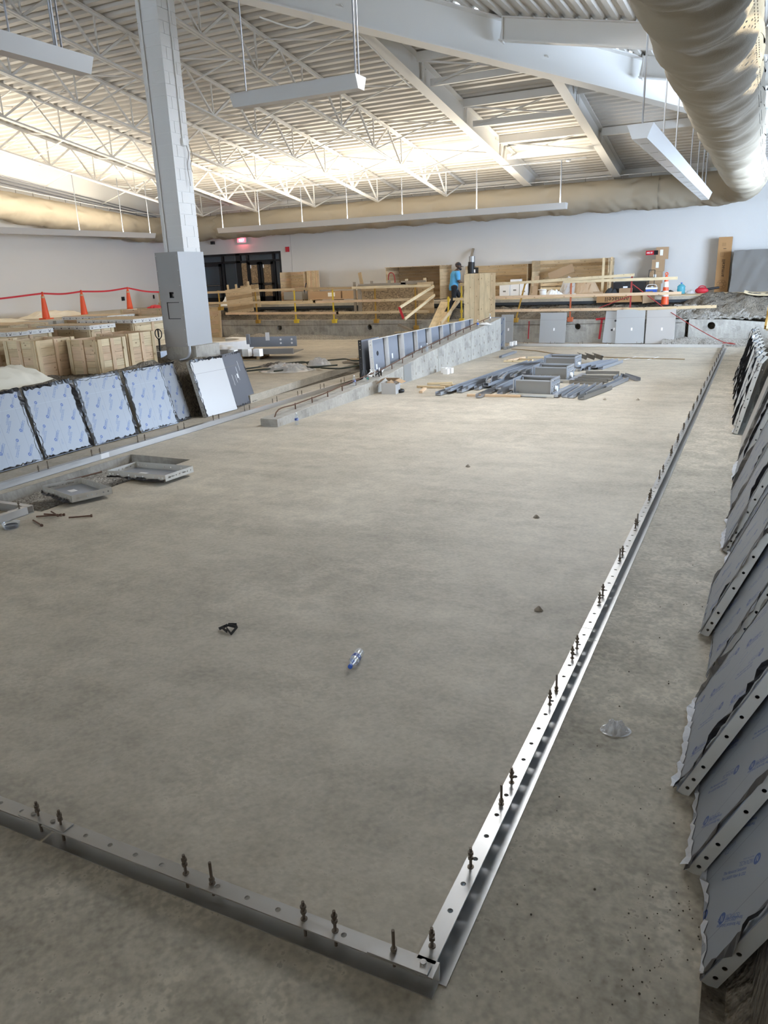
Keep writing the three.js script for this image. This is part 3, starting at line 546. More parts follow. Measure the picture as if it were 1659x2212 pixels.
// ------------------------------------------------------------------ floor rails with anchor bolts
const nutG = new THREE.CylinderGeometry(0.0125, 0.0125, 0.012, 6), rodBG = new THREE.CylinderGeometry(0.0065, 0.0065, 0.17, 8), washG = new THREE.CylinderGeometry(0.014, 0.014, 0.003, 12);
function rail(label, L, p, rot, o = {}) {
  const g = thing('floor_rail', label, 'rail', p, 'floor rails'); g.rotation.y = rot;
  const H = 0.09, tw = o.top ?? 0.072, bw = o.base ?? 0.09;
  const s = poly([[0, 0], [L, 0], [L, tw], [0, tw]]);
  if (o.holes) for (let x = 0.1; x < L - 0.05; x += 0.15) if (!(o.bolts || []).some((b) => Math.abs(b - x) < 0.03)) hole(s, x, tw * 0.5, 0.0115);
  const tg = extr(s, 0.006); tg.rotateX(Math.PI / 2); tg.translate(0, H, 0); mesh('top_flange', tg, M.steel, g);
  mesh('web', boxG(L, H - 0.006, 0.006, L / 2, H / 2 - 0.003, 0.003), M.steel, g);
  mesh('base_flange', boxG(L, 0.005, bw, L / 2, 0.0035, bw / 2), M.steel, g);
  (o.bolts || []).forEach((x, i) => {
    const h = (o.low ? 0.05 : 0.085) + ((i * 7) % 3) * 0.012, b = new THREE.Group(); b.name = 'anchor_bolt'; b.position.set(x, H + h - 0.085, tw * 0.45); g.add(b);
    mesh('threaded_rod', rodBG, M.bolt, b);
    mesh('nut', nutG, M.bolt, b).position.y = 0.06;
    if (i % 3 !== 2) mesh('nut', nutG, M.bolt, b).position.y = 0.036; else b.children[1].position.y = 0.02 + 0.085 - h;
    mesh('washer', washG, M.bolt, b).position.y = 0.086 - h;
  });
  return g;
}
const R2 = Math.PI / 2;
{
  const corner = -0.9;
  const f = rail('near floor rail along the bottom edge, ending at the open corner', 1.98, [-2.8, 0, -1.965], 0, { holes: true, base: 0.082, bolts: [0.09, 0.83, 0.97, 1.42, 1.56, 1.81] });
  mesh('corner_clip', boxG(0.24, 0.006, 0.05, 1.84, 0.098, 0.05), M.steel, f); mesh('rivet', new THREE.CylinderGeometry(0.012, 0.012, 0.008, 10).translate(1.93, 0.105, 0.035), M.steel, f);
  rail('near floor rail length running off toward the bottom left', 1.9, [-4.72, 0, -1.965], 0, { holes: true, base: 0.082, bolts: [1.86, 0.9, 1.0] });
  const sp = thing('splice_plate', 'flat steel splice plate joining two near floor rail lengths', 'plate', [-2.81, 0.094, -1.93]);
  mesh('plate', boxG(0.3, 0.005, 0.062, 0, 0, 0), M.steel, sp); for (const x of [-0.08, 0.05]) mesh('rivet', new THREE.CylinderGeometry(0.012, 0.012, 0.006, 10).translate(x, 0.005, 0), M.steelDull, sp);
  const zb = [2.02, 2.45, 2.88, 3.05, 3.81, 3.97, 4.4, 4.54, 5.32, 5.45, 6.23, 6.37, 7.13, 7.25, 8.1, 8.22, 9.0, 9.36];
  for (let z = 10.2; z < 24.6; z += 0.86) zb.push(z, z + 0.14);
  const cuts = [1.95, 4.86, 7.9, 10.95, 14, 17.05, 20.1, 24.9], names = ['at the open corner', 'before the crumpled plastic bag', 'beside the film wrapped panels', 'level with the block column', 'level with the divider tip', 'level with the channel pile', 'running up to the far corner'];
  for (let i = 0; i + 1 < cuts.length; i++) { const L = cuts[i + 1] - cuts[i] - 0.004; rail('right floor rail length ' + names[i], L, [-0.905, 0, -cuts[i]], R2, { holes: i < 4, base: 0.115, bolts: zb.filter((z) => z > cuts[i] + 0.03 && z < cuts[i + 1] - 0.03).map((z) => z - cuts[i]) }); }
  const far = [];
  for (let x = 0.5; x < 6.2; x += 0.9) far.push(x, x + 0.14);
  rail('far floor rail in front of the leaning grey sheets', 6.35, [-0.95, 0, -24.92], Math.PI, { base: 0.12, bolts: far, low: true });
  rail('short floor rail piece between divider end and far rail', 1.1, [-7.32, 0, -23.8], R2, { base: 0.1, bolts: [0.3, 0.7], low: true });
  const lb = []; for (let x = 0.5; x < 16; x += 0.95) lb.push(x, x + 0.16);
  const left = rail('long floor rail left of the divider, past the gravel recess', 16.6, [-8.62, 0, -19.9], -R2, { bolts: lb, top: 0.08 });
  mesh('sticker', boxG(0.16, 0.075, 0.002, 19.9 - 8.05, 0.048, -0.002), M.paper, left);
  rail('floor rail length at the near end of the gravel recess', 2.4, [-7.36, 0, -5.62], -R2, { bolts: [0.08, 1.2] });
  rail('cross rail closing the gravel recess at the left edge', 1.1, [-8.46, 0, -5.7], 0, { bolts: [0.5] });
}
// ------------------------------------------------------------------ steel panels
function filmCanvas(base, ink, w = 1024, h = 1216) {
  return canvasTex(w, h, (c) => {
    c.fillStyle = base; c.fillRect(0, 0, w, h);
    c.strokeStyle = 'rgba(60,62,70,0.55)'; c.lineWidth = 2.5; for (const x of [0.36, 0.47, 0.83]) { c.beginPath(); c.moveTo(x * w, 0); c.lineTo(x * w, h); c.stroke(); }
    c.strokeStyle = 'rgba(200,205,215,0.5)'; c.lineWidth = 2; c.beginPath(); c.moveTo(0, h * 0.24); c.lineTo(w, h * 0.24); c.stroke();
    c.fillStyle = ink; c.strokeStyle = ink;
    const logo = (x, y, a, f) => {
      c.save(); c.translate(x, y); c.rotate(a + (f ? Math.PI : 0)); c.fillStyle = ink;
      c.beginPath(); c.arc(0, 0, 27, 0, 7); c.fill(); c.fillStyle = base; c.font = 'bold 38px sans-serif'; c.textAlign = 'center'; c.textBaseline = 'middle'; c.fillText('N', 0, 2);
      c.fillStyle = ink; c.textAlign = 'left'; c.font = '30px sans-serif'; c.fillText('NOVACEL', 33, -3); c.font = '11px sans-serif'; c.fillText('Beyond The Surface', 36, 18); c.restore();
    };
    const text = (x, y, a, f) => { c.save(); c.translate(x, y); c.rotate(a + (f ? Math.PI : 0)); c.fillStyle = ink; c.font = 'bold 21px sans-serif'; c.textAlign = 'left'; c.textBaseline = 'middle'; c.fillText('The Novacel Solution', 0, -12); c.fillText('for LASER Fiber & CO2', 0, 14); c.restore(); };
    const arrow = (x, y) => { c.save(); c.translate(x, y); c.lineWidth = 2; c.strokeStyle = ink; c.beginPath(); c.moveTo(-8, -40); c.lineTo(-8, 20); c.lineTo(-18, 20); c.lineTo(0, 48); c.lineTo(18, 20); c.lineTo(8, 20); c.lineTo(8, -40); c.closePath(); c.stroke(); c.restore(); };
    const A = -1.0; let k = 0;
    for (let r = -1; r < 7; r++) for (let q = -1; q < 5; q++, k++) { const x = q * 250 + (r % 2) * 120 + 60, y = r * 205 + q * 60 + 60; if ((r + q) % 2) logo(x, y, A, r % 2 > 0); else text(x, y + 60, A, r % 2 > 0); }
    for (let r = 0; r < 3; r++) arrow(0.415 * w, 160 + r * 420);
  });
}
M.filmPrint = S({ map: filmCanvas('#8b8e92', '#2b467f'), roughness: 0.42, metalness: 0.15 });
M.panelWhite = S({ color: new THREE.Color(0.42, 0.395, 0.365), roughness: 0.4, metalness: 0.2 });
M.panelGrey = S({ color: new THREE.Color(0.17, 0.175, 0.195), roughness: 0.35, metalness: 0.3 });
M.flange = S({ color: new THREE.Color(0.56, 0.53, 0.47), roughness: 0.42, metalness: 0.55 });
function faceG(w, h) { const g = new THREE.BoxGeometry(w, h, 0.003); return g.translate(0, h / 2, 0); }
const flangeCache = new Map();
function flangeG(L, d) {
  const k = L + '|' + d; if (flangeCache.has(k)) return flangeCache.get(k);
  const s = poly([[0, 0], [L, 0], [L, d], [0, d]]);
  const xs = [0.05, 0.11, 0.2, L * 0.38, L * 0.5, L * 0.62, L * 0.8, L - 0.11, L - 0.05]; xs.forEach((x) => hole(s, x, d * 0.5, 0.0095));
  const g = extr(s, 0.004); flangeCache.set(k, g); return g;
}
function tornG(w, h, sd, edges, amp) {   // ragged film hanging past the sheet edges
  let q = sd * 7919 + 13; const rn = () => { q = (q * 1664525 + 1013904223) >>> 0; return q / 4294967296; };
  const pos = [], put = (a, b, c) => pos.push(...a, ...b, ...c);
  const E = { l: [[-w / 2, 0], [-w / 2, h], [-1, 0]], r: [[w / 2, 0], [w / 2, h], [1, 0]], t: [[-w / 2, h], [w / 2, h], [0, 1]], b: [[-w / 2, 0], [w / 2, 0], [0, -1]] };
  for (const e of edges) {
    const [p, s, n] = E[e], N = 26; let po = null, pi = null, o = amp * 0.4, zz = 0;
    for (let i = 0; i <= N; i++) {
      const t = i / N, x = p[0] + (s[0] - p[0]) * t, y = p[1] + (s[1] - p[1]) * t;
      o = Math.max(0.004, Math.min(amp, o + (rn() - 0.5) * amp * 0.9)); zz = Math.max(-0.03, Math.min(0.03, zz + (rn() - 0.5) * 0.03));
      const inn = 0.014 + rn() * 0.035, I = [x - n[0] * inn, Math.max(0.004, y - n[1] * inn), 0.005], O = [x + n[0] * o, Math.max(0.006, y + n[1] * o), 0.012 + zz];
      if (po) { put(pi, po, I); put(I, po, O); } po = O; pi = I;
    }
  }
  const g = new THREE.BufferGeometry(); g.setAttribute('position', new THREE.Float32BufferAttribute(pos, 3)); g.setAttribute('uv', new THREE.Float32BufferAttribute(new Float32Array(pos.length / 3 * 2), 2)); g.computeVertexNormals(); return g;
}
let panelNo = 0;
function panel(name, label, x, z, yaw, lean, o = {}) {
  const w = o.w ?? 0.91, h = o.h ?? 1.08, d = o.d ?? 0.09, g = thing(name, label, 'panel', [x, o.y ?? 0.003, z], o.group), k = ++panelNo;
  g.rotation.order = 'YXZ'; g.rotation.set(-lean, yaw, o.roll ?? 0);
  mesh('face_sheet', faceG(w, h), o.face ?? M.filmPrint, g);
  const fm = o.flangeMat ?? M.flange, f = flangeG(h, d), t = flangeG(w, d), put = (m, fn) => fn(mesh('flange', m, fm, g));
  put(f, (m) => { m.rotation.set(Math.PI / 2, 0, Math.PI / 2, 'ZXY'); m.rotation.set(0, 0, 0); m.quaternion.setFromRotationMatrix(new THREE.Matrix4().makeBasis(V(0, 1, 0), V(0, 0, -1), V(-1, 0, 0))); m.position.set(-w / 2 + 0.004, 0, -0.002); });
  put(f, (m) => { m.quaternion.setFromRotationMatrix(new THREE.Matrix4().makeBasis(V(0, 1, 0), V(0, 0, -1), V(-1, 0, 0))); m.position.set(w / 2, 0, -0.002); });
  put(t, (m) => { m.quaternion.setFromRotationMatrix(new THREE.Matrix4().makeBasis(V(1, 0, 0), V(0, 0, -1), V(0, 1, 0))); m.position.set(-w / 2, h - 0.004, -0.002); });
  put(t, (m) => { m.quaternion.setFromRotationMatrix(new THREE.Matrix4().makeBasis(V(1, 0, 0), V(0, 0, -1), V(0, 1, 0))); m.position.set(-w / 2, 0, -0.002); });
  if (o.torn) {
    mesh('torn_film', tornG(w, h, k, o.torn.dark ?? ['l', 'r', 't'], o.torn.amp ?? 0.03), M.blackFilm, g);
    if (o.torn.pale) mesh('torn_film', tornG(w, h, k + 50, o.torn.pale, o.torn.amp ?? 0.03), M.filmTorn, g);
  }
  if (o.sticker) mesh('sticker', boxG(0.05, 0.09, 0.001, o.sticker[0], o.sticker[1], 0.003), M.paper, g);
  if (o.line) mesh('fold_line', boxG(w, 0.006, 0.001, 0, h * 0.76, 0.002), M.steelDull, g);
  return g;
}
{ // leaning along the earth island
  const G = 'film covered panels along the island', T = { dark: ['l', 'r', 't', 'b'], amp: 0.035 };
  const P = [[-9.46, -7.19, 'at the left picture edge'], [-9.48, -8.175, 'second from the left picture edge'], [-9.43, -9.13, 'third from the left picture edge'], [-9.43, -10.17, 'fourth from the left, before the pipe roll'], [-9.52, -10.72, 'half hidden behind its neighbour and the pale panel']];
  P.forEach(([x, z, w], i) => panel('pool_panel', 'blue printed film panel on the island, ' + w, x, z, R2 + [0, 0, -0.06, -0.04, 0.12][i], 0.26, { torn: T, group: G, roll: [0, 0, 0, 0, -0.02][i], y: 0.012 }));
  panel('pool_panel', 'pale bare steel panel leaning between printed and dark panels', -9.25, -11.72, R2 - 0.05, 0.26, { face: M.panelWhite, torn: { dark: ['t', 'l'], amp: 0.02 }, line: true, y: 0.012 });
  panel('pool_panel', 'dark grey panel with white streaks at the row end', -9.4, -12.73, R2 + 0.16, 0.27, { face: M.panelGrey, line: true, torn: { dark: ['l', 'r', 't', 'b'], amp: 0.015 }, sticker: [0.02, 0.6], y: 0.012 });
  for (let k = 0; k < 4; k++) { const p = scene.children[scene.children.length - 1]; mesh('film_streak', boxG(0.008, rr(0.15, 0.3), 0.001, -0.2 + k * 0.13, rr(0.5, 0.9), 0.0025), M.paper, p); }
}
{ // overlapping along the bank at the pool's long edge
  const G = 'panels along the pool edge bank';
  const near = [[2.34, 0.03, 'nearest one in the bottom corner'], [2.88, -0.05, 'second from the bottom corner'], [3.4, -0.13, 'third from the bottom corner'], [4.2, 0.0, 'fourth from the bottom corner'], [4.6, -0.08, 'fifth from the bottom corner'], [5.22, -0.15, 'sixth, with a black perforated flap'], [6.1, -0.03, 'seventh from the bottom corner'], [7.0, -0.1, 'eighth from the bottom corner'], [7.55, -0.02, 'ninth from the bottom corner'], [8.05, -0.09, 'tenth from the bottom corner'], [8.95, -0.02, 'eleventh from the bottom corner'], [9.45, -0.09, 'twelfth, before the cream ones']];
  near.forEach(([z, x, w], i) => panel('pool_panel', 'grey printed film panel on the bank, ' + w, x, -(z + 0.455), -R2 + [0.03, 0.0, -0.02][i % 3], 0.44 - 0.012 * i, { face: M.filmPrint, d: 0.055, torn: { dark: ['l', 'r', 't'], pale: ['b'], amp: 0.045 }, group: G, y: 0.012 }));
  const mid = [[10.45, -0.0, 'before the upright stack'], [11.15, -0.07, 'right against the upright stack']];
  mid.forEach(([z, x, w]) => panel('pool_panel', 'cream bare panel with dark drilled flange, ' + w, x, -(z + 0.455), -R2, 0.27, { face: M.panelWhite, d: 0.07, flangeMat: M.steelDull, group: G }));
  const NN = ['first', 'second', 'third', 'fourth', 'fifth', 'sixth', 'seventh', 'eighth', 'ninth', 'last'];
  for (let k = 0; k < 10; k++) { const z = 12.25 + k * 0.62; panel('pool_panel', `film edged panel packed upright by the bank, ${NN[k]} from the near end`, -0.15 - 0.02 * k, -(z + 0.455), -R2 - 0.1, 0.215, { face: k % 3 ? M.filmPrint : M.panelWhite, d: 0.06, torn: { dark: ['l', 'r', 't'], pale: ['b'], amp: 0.035 }, group: G, y: 0.012 }); }
}
{ // grey sheets leaning on the far wall
  const F = [[-7.86, 0.42, 'narrow grey sheet at the divider end', 0.1], [-6.28, 0.88, 'grey sheet alone between the two wall openings', 0.16], [-4.35, 0.55, 'grey sheet with two round holes behind a wider sheet', 0.2], [-3.75, 0.88, 'grey sheet between the holed sheet and the pale one', 0.17], [-2.83, 0.87, 'palest grey sheet, last before the bare wall', 0.18]];
  F.forEach(([x, w, l, a], i) => panel('wall_sheet', l + ', leaning on the far wall', x, -25.92 + (i === 2 ? -0.06 : 0.02), [0, 0, 0, 0.03, -0.03][i], a, { w, h: [0.95, 1.0, 1.04, 1.07, 1.08][i], d: 0.03, face: i === 4 ? M.panelWhite : S({ color: new THREE.Color(0.36, 0.36, 0.35), roughness: 0.4, metalness: 0.35 }), line: true, sticker: [0.05, 0.45], roll: [0, 0, -0.05, 0.02, 0.02][i], group: 'grey sheets on the far wall', y: 0.02 }));
  const p = scene.children[scene.children.length - 3]; for (const [x, y] of [[-0.02, 0.42], [0.06, 0.72]]) mesh('port_hole', new THREE.CylinderGeometry(0.035, 0.035, 0.004, 14).rotateX(R2).translate(x, y, 0.002), M.black, p);
}
{ // stack standing behind the divider crest
  const D = [[15.66, 'first, with two round ports'], [16.5, 'second'], [17.4, 'third'], [18.3, 'fourth'], [19.2, 'fifth'], [20.1, 'sixth'], [21.0, 'seventh'], [21.8, 'last and lowest']];
  D.forEach(([z, w], i) => panel('pool_panel', `grey panel standing behind the divider crest, ${w}`, -7.98 - 0.02 * (i % 2), -(z + 0.455), -R2 + 0.02, -0.05, { h: 1.04, w: 0.89, d: 0.1, face: M.steelFilm, flangeMat: M.white, group: 'panels behind the divider' }));
  D.forEach((q, i) => { const p = scene.children[scene.children.length - 8 + i]; mesh('sticker', boxG(0.07, 0.12, 0.001, i % 2 ? 0 : 0.1, i % 2 ? 0.55 : 0.4, -0.003), M.paper, p); mesh('drilled_strip', boxG(0.06, 1.02, 0.002, -0.4, 0.52, -0.004), M.black, p); });
  const p = scene.children[scene.children.length - 8]; for (const [x, y] of [[0.0, 0.7], [0.32, 0.92]]) mesh('port_hole', new THREE.CylinderGeometry(0.055, 0.055, 0.004, 18).rotateX(R2).translate(x, y, -0.004), M.black, p);
  panel('pool_panel', 'blue filmed panel edge upright at the divider far end', -7.62, -24.05, 0.25, 0.03, { w: 0.5, h: 1.0, face: M.filmPrint, flangeMat: M.white });
  panel('pool_panel', 'second row dark panel lying behind the divider panels', -8.16, -16.1, R2, 0.02, { h: 1.04, face: M.steelFilm, flangeMat: M.black });
}
// ------------------------------------------------------------------ timber, crates, guard rails
const woods = [M.pine, M.pinePale, M.pinePink];
function boardT(name, label, a, b, w, h, mat, group, up) { return tag(mesh(name, barG(V(...a), V(...b), w, h, up), mat), label, name.includes('rail') ? 'guard rail' : 'board', group); }
// crate: planked sides with battens; y is its base
function crate(label, x, y, z, w, h, d, o = {}) {
  const g = thing(o.name ?? 'wooden_crate', label, 'crate', [x, y, z], o.group ?? 'pine crates'); g.rotation.y = o.rot ?? 0;
  const t = 0.022, n = Math.max(3, Math.round(h / 0.13)), ph = h / n, mats = o.mats ?? woods;
  const sides = [[w, 0, d / 2 - t / 2, 0], [d, w / 2 - t / 2, 0, R2], [w, 0, -d / 2 + t / 2, 0], [d, -w / 2 + t / 2, 0, R2]];
  sides.forEach(([L, sx, sz, r], si) => {
    if (o.open && si === 0) return;
    if ((o.skip || []).includes(si)) return;
    for (let k = 0; k < n; k++) { const m = mesh('plank', boxG(L - (r ? 2 * t : 0), ph - 0.004, t * rr(0.9, 1.08)), mats[(k * 2 + si + Math.floor(rnd() * 3)) % mats.length], g); m.position.set(sx, (k + 0.5) * ph, sz); m.rotation.y = r; }
    if (o.battens !== false) { const bn = L > 1.3 ? 3 : 2; for (let k = 0; k <= bn; k++) { const s = -L / 2 + 0.05 + (L - 0.1) * k / bn, m = mesh('batten', boxG(0.085, h, 0.02), mats[(k + 1) % mats.length], g); const off = d => d; if (r) m.position.set(sx + Math.sign(sx) * (t / 2 + 0.01), h / 2, s); else m.position.set(s, h / 2, sz + Math.sign(sz) * (t / 2 + 0.01)); m.rotation.y = r; } }
  });
  if (o.lid) { const ln = Math.max(3, Math.round(d / 0.15)); for (let k = 0; k < ln; k++) { const m = mesh('lid_plank', boxG(w + 0.06, 0.022, d / ln - 0.004), mats[(k + 2) % mats.length], g); m.position.set(rr(-0.01, 0.01), h + 0.012, -d / 2 + (k + 0.5) * d / ln); } }
  if (o.tape) { for (const [L, px, pz, r] of [[w + 0.07, 0, d / 2 + 0.036, 0], [d + 0.07, w / 2 + 0.036, 0, R2]]) { const m = mesh('edge_tape', new THREE.BoxGeometry(L, 0.09, 0.004), M.tapePrint, g); m.position.set(px, h - 0.03, pz); m.rotation.y = r; const u = m.geometry.attributes.uv; for (let i = 0; i < u.count; i++) u.setX(i, u.getX(i) * L * 4); } }
  if (o.floor !== false) { const m = mesh('floor_board', boxG(w - 0.06, 0.02, d - 0.06), mats[0], g); m.position.y = 0.03; }
  return g;
}
M.tapePrint = S({ map: canvasTex(128, 64, (c) => { c.fillStyle = '#d9d4cb'; c.fillRect(0, 0, 128, 64); c.fillStyle = '#38302e'; c.beginPath(); c.arc(36, 34, 15, 0, Math.PI); c.fill(); c.fillRect(18, 14, 10, 8); c.fillRect(44, 14, 10, 8); c.font = '12px sans-serif'; c.fillText('FRAGILE', 70, 38); }, false), roughness: 0.5 });
crate('pine crate with vertical battens, nearest the pallet jack', -11.08, 0.9, -10.56, 0.74, 0.64, 0.7, { battens: true });
crate('pine crate tucked behind the batten crate by the pallet jack', -11.12, 0.92, -11.36, 0.78, 0.66, 0.72, {});
crate('pine crate with tilted side standing behind the cream tarp', -11.86, 0.88, -9.95, 0.76, 0.7, 0.92, { rot: 0.05 });
crate('pine crate at the left picture edge behind the tarp', -12.95, 0.9, -9.55, 0.9, 0.7, 0.9, { rot: -0.04 });
crate('flat lidded crate with printed tape, front of the middle row', -14.6, 0.92, -13.35, 1.65, 0.66, 0.72, { lid: true, tape: true });
crate('flat lidded crate with printed tape at the left edge row', -14.7, 0.9, -11.5, 1.5, 0.7, 1.1, { lid: true, tape: true });
crate('large lidded crate with printed tape in front of the red net roll', -14.6, 0.95, -14.95, 1.8, 0.68, 1.3, { lid: true, tape: true });
crate('lidded crate with printed tape in the back row', -17.4, 0.95, -16.8, 1.7, 0.66, 1.0, { lid: true, tape: true });
crate('tall plain crate end showing above the back row', -16.2, 0.95, -17.95, 2.2, 0.78, 0.7, {});
crate('long low crate with flat lid before the leftmost orange cone', -18.2, 0.95, -14.2, 2.0, 0.6, 1.2, { lid: true });
crate('lidded crate at the left edge with a white block on it', -18.5, 0.95, -12.2, 1.7, 0.66, 1.2, { lid: true, tape: true });
tag(mesh('foam_block', boxG(0.3, 0.24, 0.3, -18.6, 1.745, -12.2), M.white), 'white foam block on top of the lidded crate at left', 'block');
// guard rail along the far wall
{
  const zr = -26.2, post = (x, y0, y1, mat, lab, dx = 0, z = zr) => {
    const g = thing('rail_post', lab, 'post', [0, 0, 0], 'guard rail posts');
    mesh('upright', barG(V(x, y0, z), V(x + dx, y1, z), 0.045, 0.045, V(1, 0, 0)), mat, g);
    mesh('wall_clamp', boxG(0.16, 0.14, 0.2, x, y0 + 0.03, z - 0.06), mat, g);
    for (const y of [1.09, 1.54, 2.0]) if (y > y0 && y <= y1 + 0.03) mesh('rail_bracket', boxG(0.07, 0.1, 0.07, x + dx * (y - y0) / (y1 - y0), y, z), mat, g);
  };
  post(-20.25, 1.3, 2.03, M.yellowRust, 'rusty yellow rail post beside the steel column box'); post(-18.42, 0.76, 2.03, M.yellowRust, 'rusty yellow rail post beside the slatted pine shield');
  post(-16.58, 0.76, 2.03, M.yellow, 'clean yellow rail post left of the cardboard boxes'); post(-14.85, 0.75, 2.03, M.yellow, 'clean yellow rail post in front of the cardboard boxes');
  post(-13.04, 0.74, 2.02, M.yellowRust, 'rusty rail post in front of the strand board barrier'); post(-11.4, 0.5, 2.02, M.yellowRust, 'rusty rail post left of the plank ramp');
  post(-7.64, 0.73, 2.0, M.yellowRust, 'tilted rusty rail post above the narrow grey sheet', 0.33); post(-5.76, 0.74, 2.06, M.orangePost, 'orange rail post above the lone grey sheet'); post(-3.83, 1.0, 2.1, M.redPost, 'red braced rail post before the cardboard box');
  const G = 'guard rail boards', L = (a, b, y0, y1, lab, mat = M.pine, z = zr + 0.05) => boardT('guard_rail_board', lab, [a, y0, z], [b, y1, z], 0.038, 0.09, mat, G);
  L(-21.1, -16.5, 1.98, 2.01, 'top rail board from steel box to clean yellow post', M.pine); L(-16.5, -13.7, 2.02, 1.99, 'top rail board across the cardboard boxes', M.pineDark); L(-13.95, -10.75, 2.0, 2.0, 'top rail board across the strand board barrier', M.pinePale, zr + 0.09);
  L(-21.1, -15.6, 1.56, 1.53, 'middle rail board from steel box to cardboard boxes'); L(-15.7, -12.6, 1.53, 1.52, 'middle rail board ending on the strand board barrier', M.pinePink); L(-12.75, -10.75, 1.52, 1.55, 'short middle rail board left of the ramp', M.pine, zr + 0.09);
  L(-19.95, -14.6, 1.13, 1.09, 'bottom rail board under the clean yellow posts', M.pinePink); L(-14.7, -10.85, 1.09, 1.1, 'bottom rail board below the strand board barrier', M.pine);
  L(-8.45, -3.75, 1.97, 2.14, 'bright slanting top rail board above the grey sheets', M.pinePale, zr + 0.09); L(-6.0, -2.45, 1.99, 2.0, 'greyish top rail board running to the traffic cone', M.pinePale); L(-8.45, -2.3, 1.54, 1.55, 'middle rail board before the debris pile', M.pinePink); L(-8.45, -3.86, 1.09, 1.09, 'bottom rail board above the lone grey sheet', M.pinePink); L(-4.0, -1.25, 1.08, 1.13, 'bottom rail board above the palest sheet', M.pine, zr + 0.1);
  const br = thing('rail_brace', 'red diagonal braces of the rail post before the cardboard box', 'brace');
  mesh('brace', rodG(V(-3.8, 1.85, zr), V(-2.7, 1.05, zr + 0.05), 0.016), M.redPost, br); mesh('brace', rodG(V(-3.84, 1.06, zr), V(-4.9, 1.1, zr + 0.05), 0.016), M.redPost, br); mesh('brace', rodG(V(-4.9, 1.1, zr + 0.05), V(-3.83, 1.5, zr), 0.014), M.redPost, br);
  tag(mesh('red_cord', tubeG([V(-2.7, 1.05, zr + 0.05), V(-1.9, 0.6, -25.7), V(-0.9, 0.12, -25.3), V(-0.6, 0.08, -25.2), V(-0.75, 0.1, -25.35), V(-0.95, 0.1, -25.25)], 0.012, 40, 6), M.redPost), 'red cord from the braced post down to the gravel', 'cord');
  // ramp of two planks with side rails
  boardT('ramp_plank', 'wide plank ramp board under the worker, left one', [-9.86, 0.18, -23.4], [-11.0, 1.36, -28.1], 0.3, 0.045, M.pinePale, 'ramp planks'); boardT('ramp_plank', 'wide plank ramp board, right one beside the handrail', [-9.52, 0.2, -23.4], [-10.68, 1.38, -28.1], 0.3, 0.045, M.pine, 'ramp planks');
  boardT('handrail_board', 'upper slanting handrail board left of the ramp', [-11.02, 1.36, -24.0], [-10.75, 1.97, -26.4], 0.04, 0.09, M.pinePale, 'ramp handrails'); boardT('handrail_board', 'lower slanting handrail board left of the ramp', [-10.86, 0.97, -24.0], [-10.72, 1.66, -26.4], 0.04, 0.09, M.pinePale, 'ramp handrails'); boardT('handrail_board', 'slanting handrail board right of the ramp below the worker', [-9.62, 0.82, -24.2], [-9.99, 1.43, -27.0], 0.04, 0.11, M.pine, 'ramp handrails');
  tag(mesh('warning_ribbon', barG(V(-11.05, 1.38, -24.0), V(-10.9, 0.98, -24.0), 0.003, 0.09, V(1, 0, 0)), M.redPlastic), 'red ribbon tied to the ramp handrail end', 'ribbon');
  post(-9.9, 0.62, 1.62, M.yellow, 'thin yellow post at the ramp foot below the worker', 0.02, -25.6); post(-9.62, 0.74, 2.02, M.yellow, 'yellow post between the worker and plank door', 0, -26.2);
  L(-9.9, -9.5, 1.51, 1.51, 'short rail stub held beside the plank door', M.pinePale, zr + 0.09); L(-9.65, -8.0, 2.0, 2.0, 'short top rail board behind the plank door', M.pine); L(-9.95, -9.3, 0.72, 0.74, 'short board lying at the ramp foot', M.pinePale, -25.5);
  boardT('board', 'grey offcut leaning on the wall left of the ramp', [-11.9, 0.66, -25.7], [-11.1, 0.38, -25.6], 0.04, 0.09, M.woodGrey);
  boardT('board', 'pale stick lying level left of the ramp foot', [-11.9, 0.42, -25.4], [-10.6, 0.46, -25.4], 0.04, 0.035, M.pinePale);
}
// big plank panels
function plankPanel(name, label, x, y, z, w, h, n, mats, o = {}) {   // vertical planks unless o.flat
  const g = thing(name, label, o.cat ?? 'panel', [x, y, z]); g.rotation.order = 'YXZ'; g.rotation.set(-(o.lean ?? 0), o.yaw ?? 0, o.roll ?? 0);
  for (let k = 0; k < n; k++) { const c = (k + 0.5) / n; const m = o.flat ? mesh('plank', boxG(w, h / n - 0.004, 0.03 * rr(0.9, 1.1)), mats[k % mats.length], g) : mesh('plank', boxG(w / n - 0.004, h, 0.03 * rr(0.9, 1.1)), mats[k % mats.length], g); if (o.flat) m.position.set(0, c * h, 0); else m.position.set((c - 0.5) * w, h / 2, 0); }
  (o.battens || []).forEach(([bx, by, bw, bh, zz]) => { mesh('batten', boxG(bw, bh, 0.035, bx, by, zz ?? 0.033), mats[0], g); });
  return g;
}
plankPanel('plank_door', 'upright pale pine plank door beside the worker', -8.73, 0.55, -25.55, 1.1, 1.81, 6, [M.pinePale, M.pinePale, M.pine], { yaw: 0.03, lean: 0.02 });
plankPanel('plank_door', 'pine board door standing before the far wall by the steel box', -20.75, 0.16, -26.2, 0.92, 1.24, 7, [M.pine, M.pinePink], { flat: true, lean: 0.08, battens: [[-0.4, 0.62, 0.09, 1.24], [0.4, 0.62, 0.09, 1.24]] });
plankPanel('slat_shield', 'leaning slatted pine shield with two stub posts behind the rail', -19.45, 1.12, -26.55, 1.3, 1.0, 7, [M.pine, M.pineDark, M.pine], { flat: true, lean: 0.05, roll: 0.1, battens: [[-0.52, 0.6, 0.09, 1.2, -0.035], [0.52, 0.6, 0.09, 1.2, -0.035], [-0.1, 0.55, 0.09, 1.24, -0.035]] });
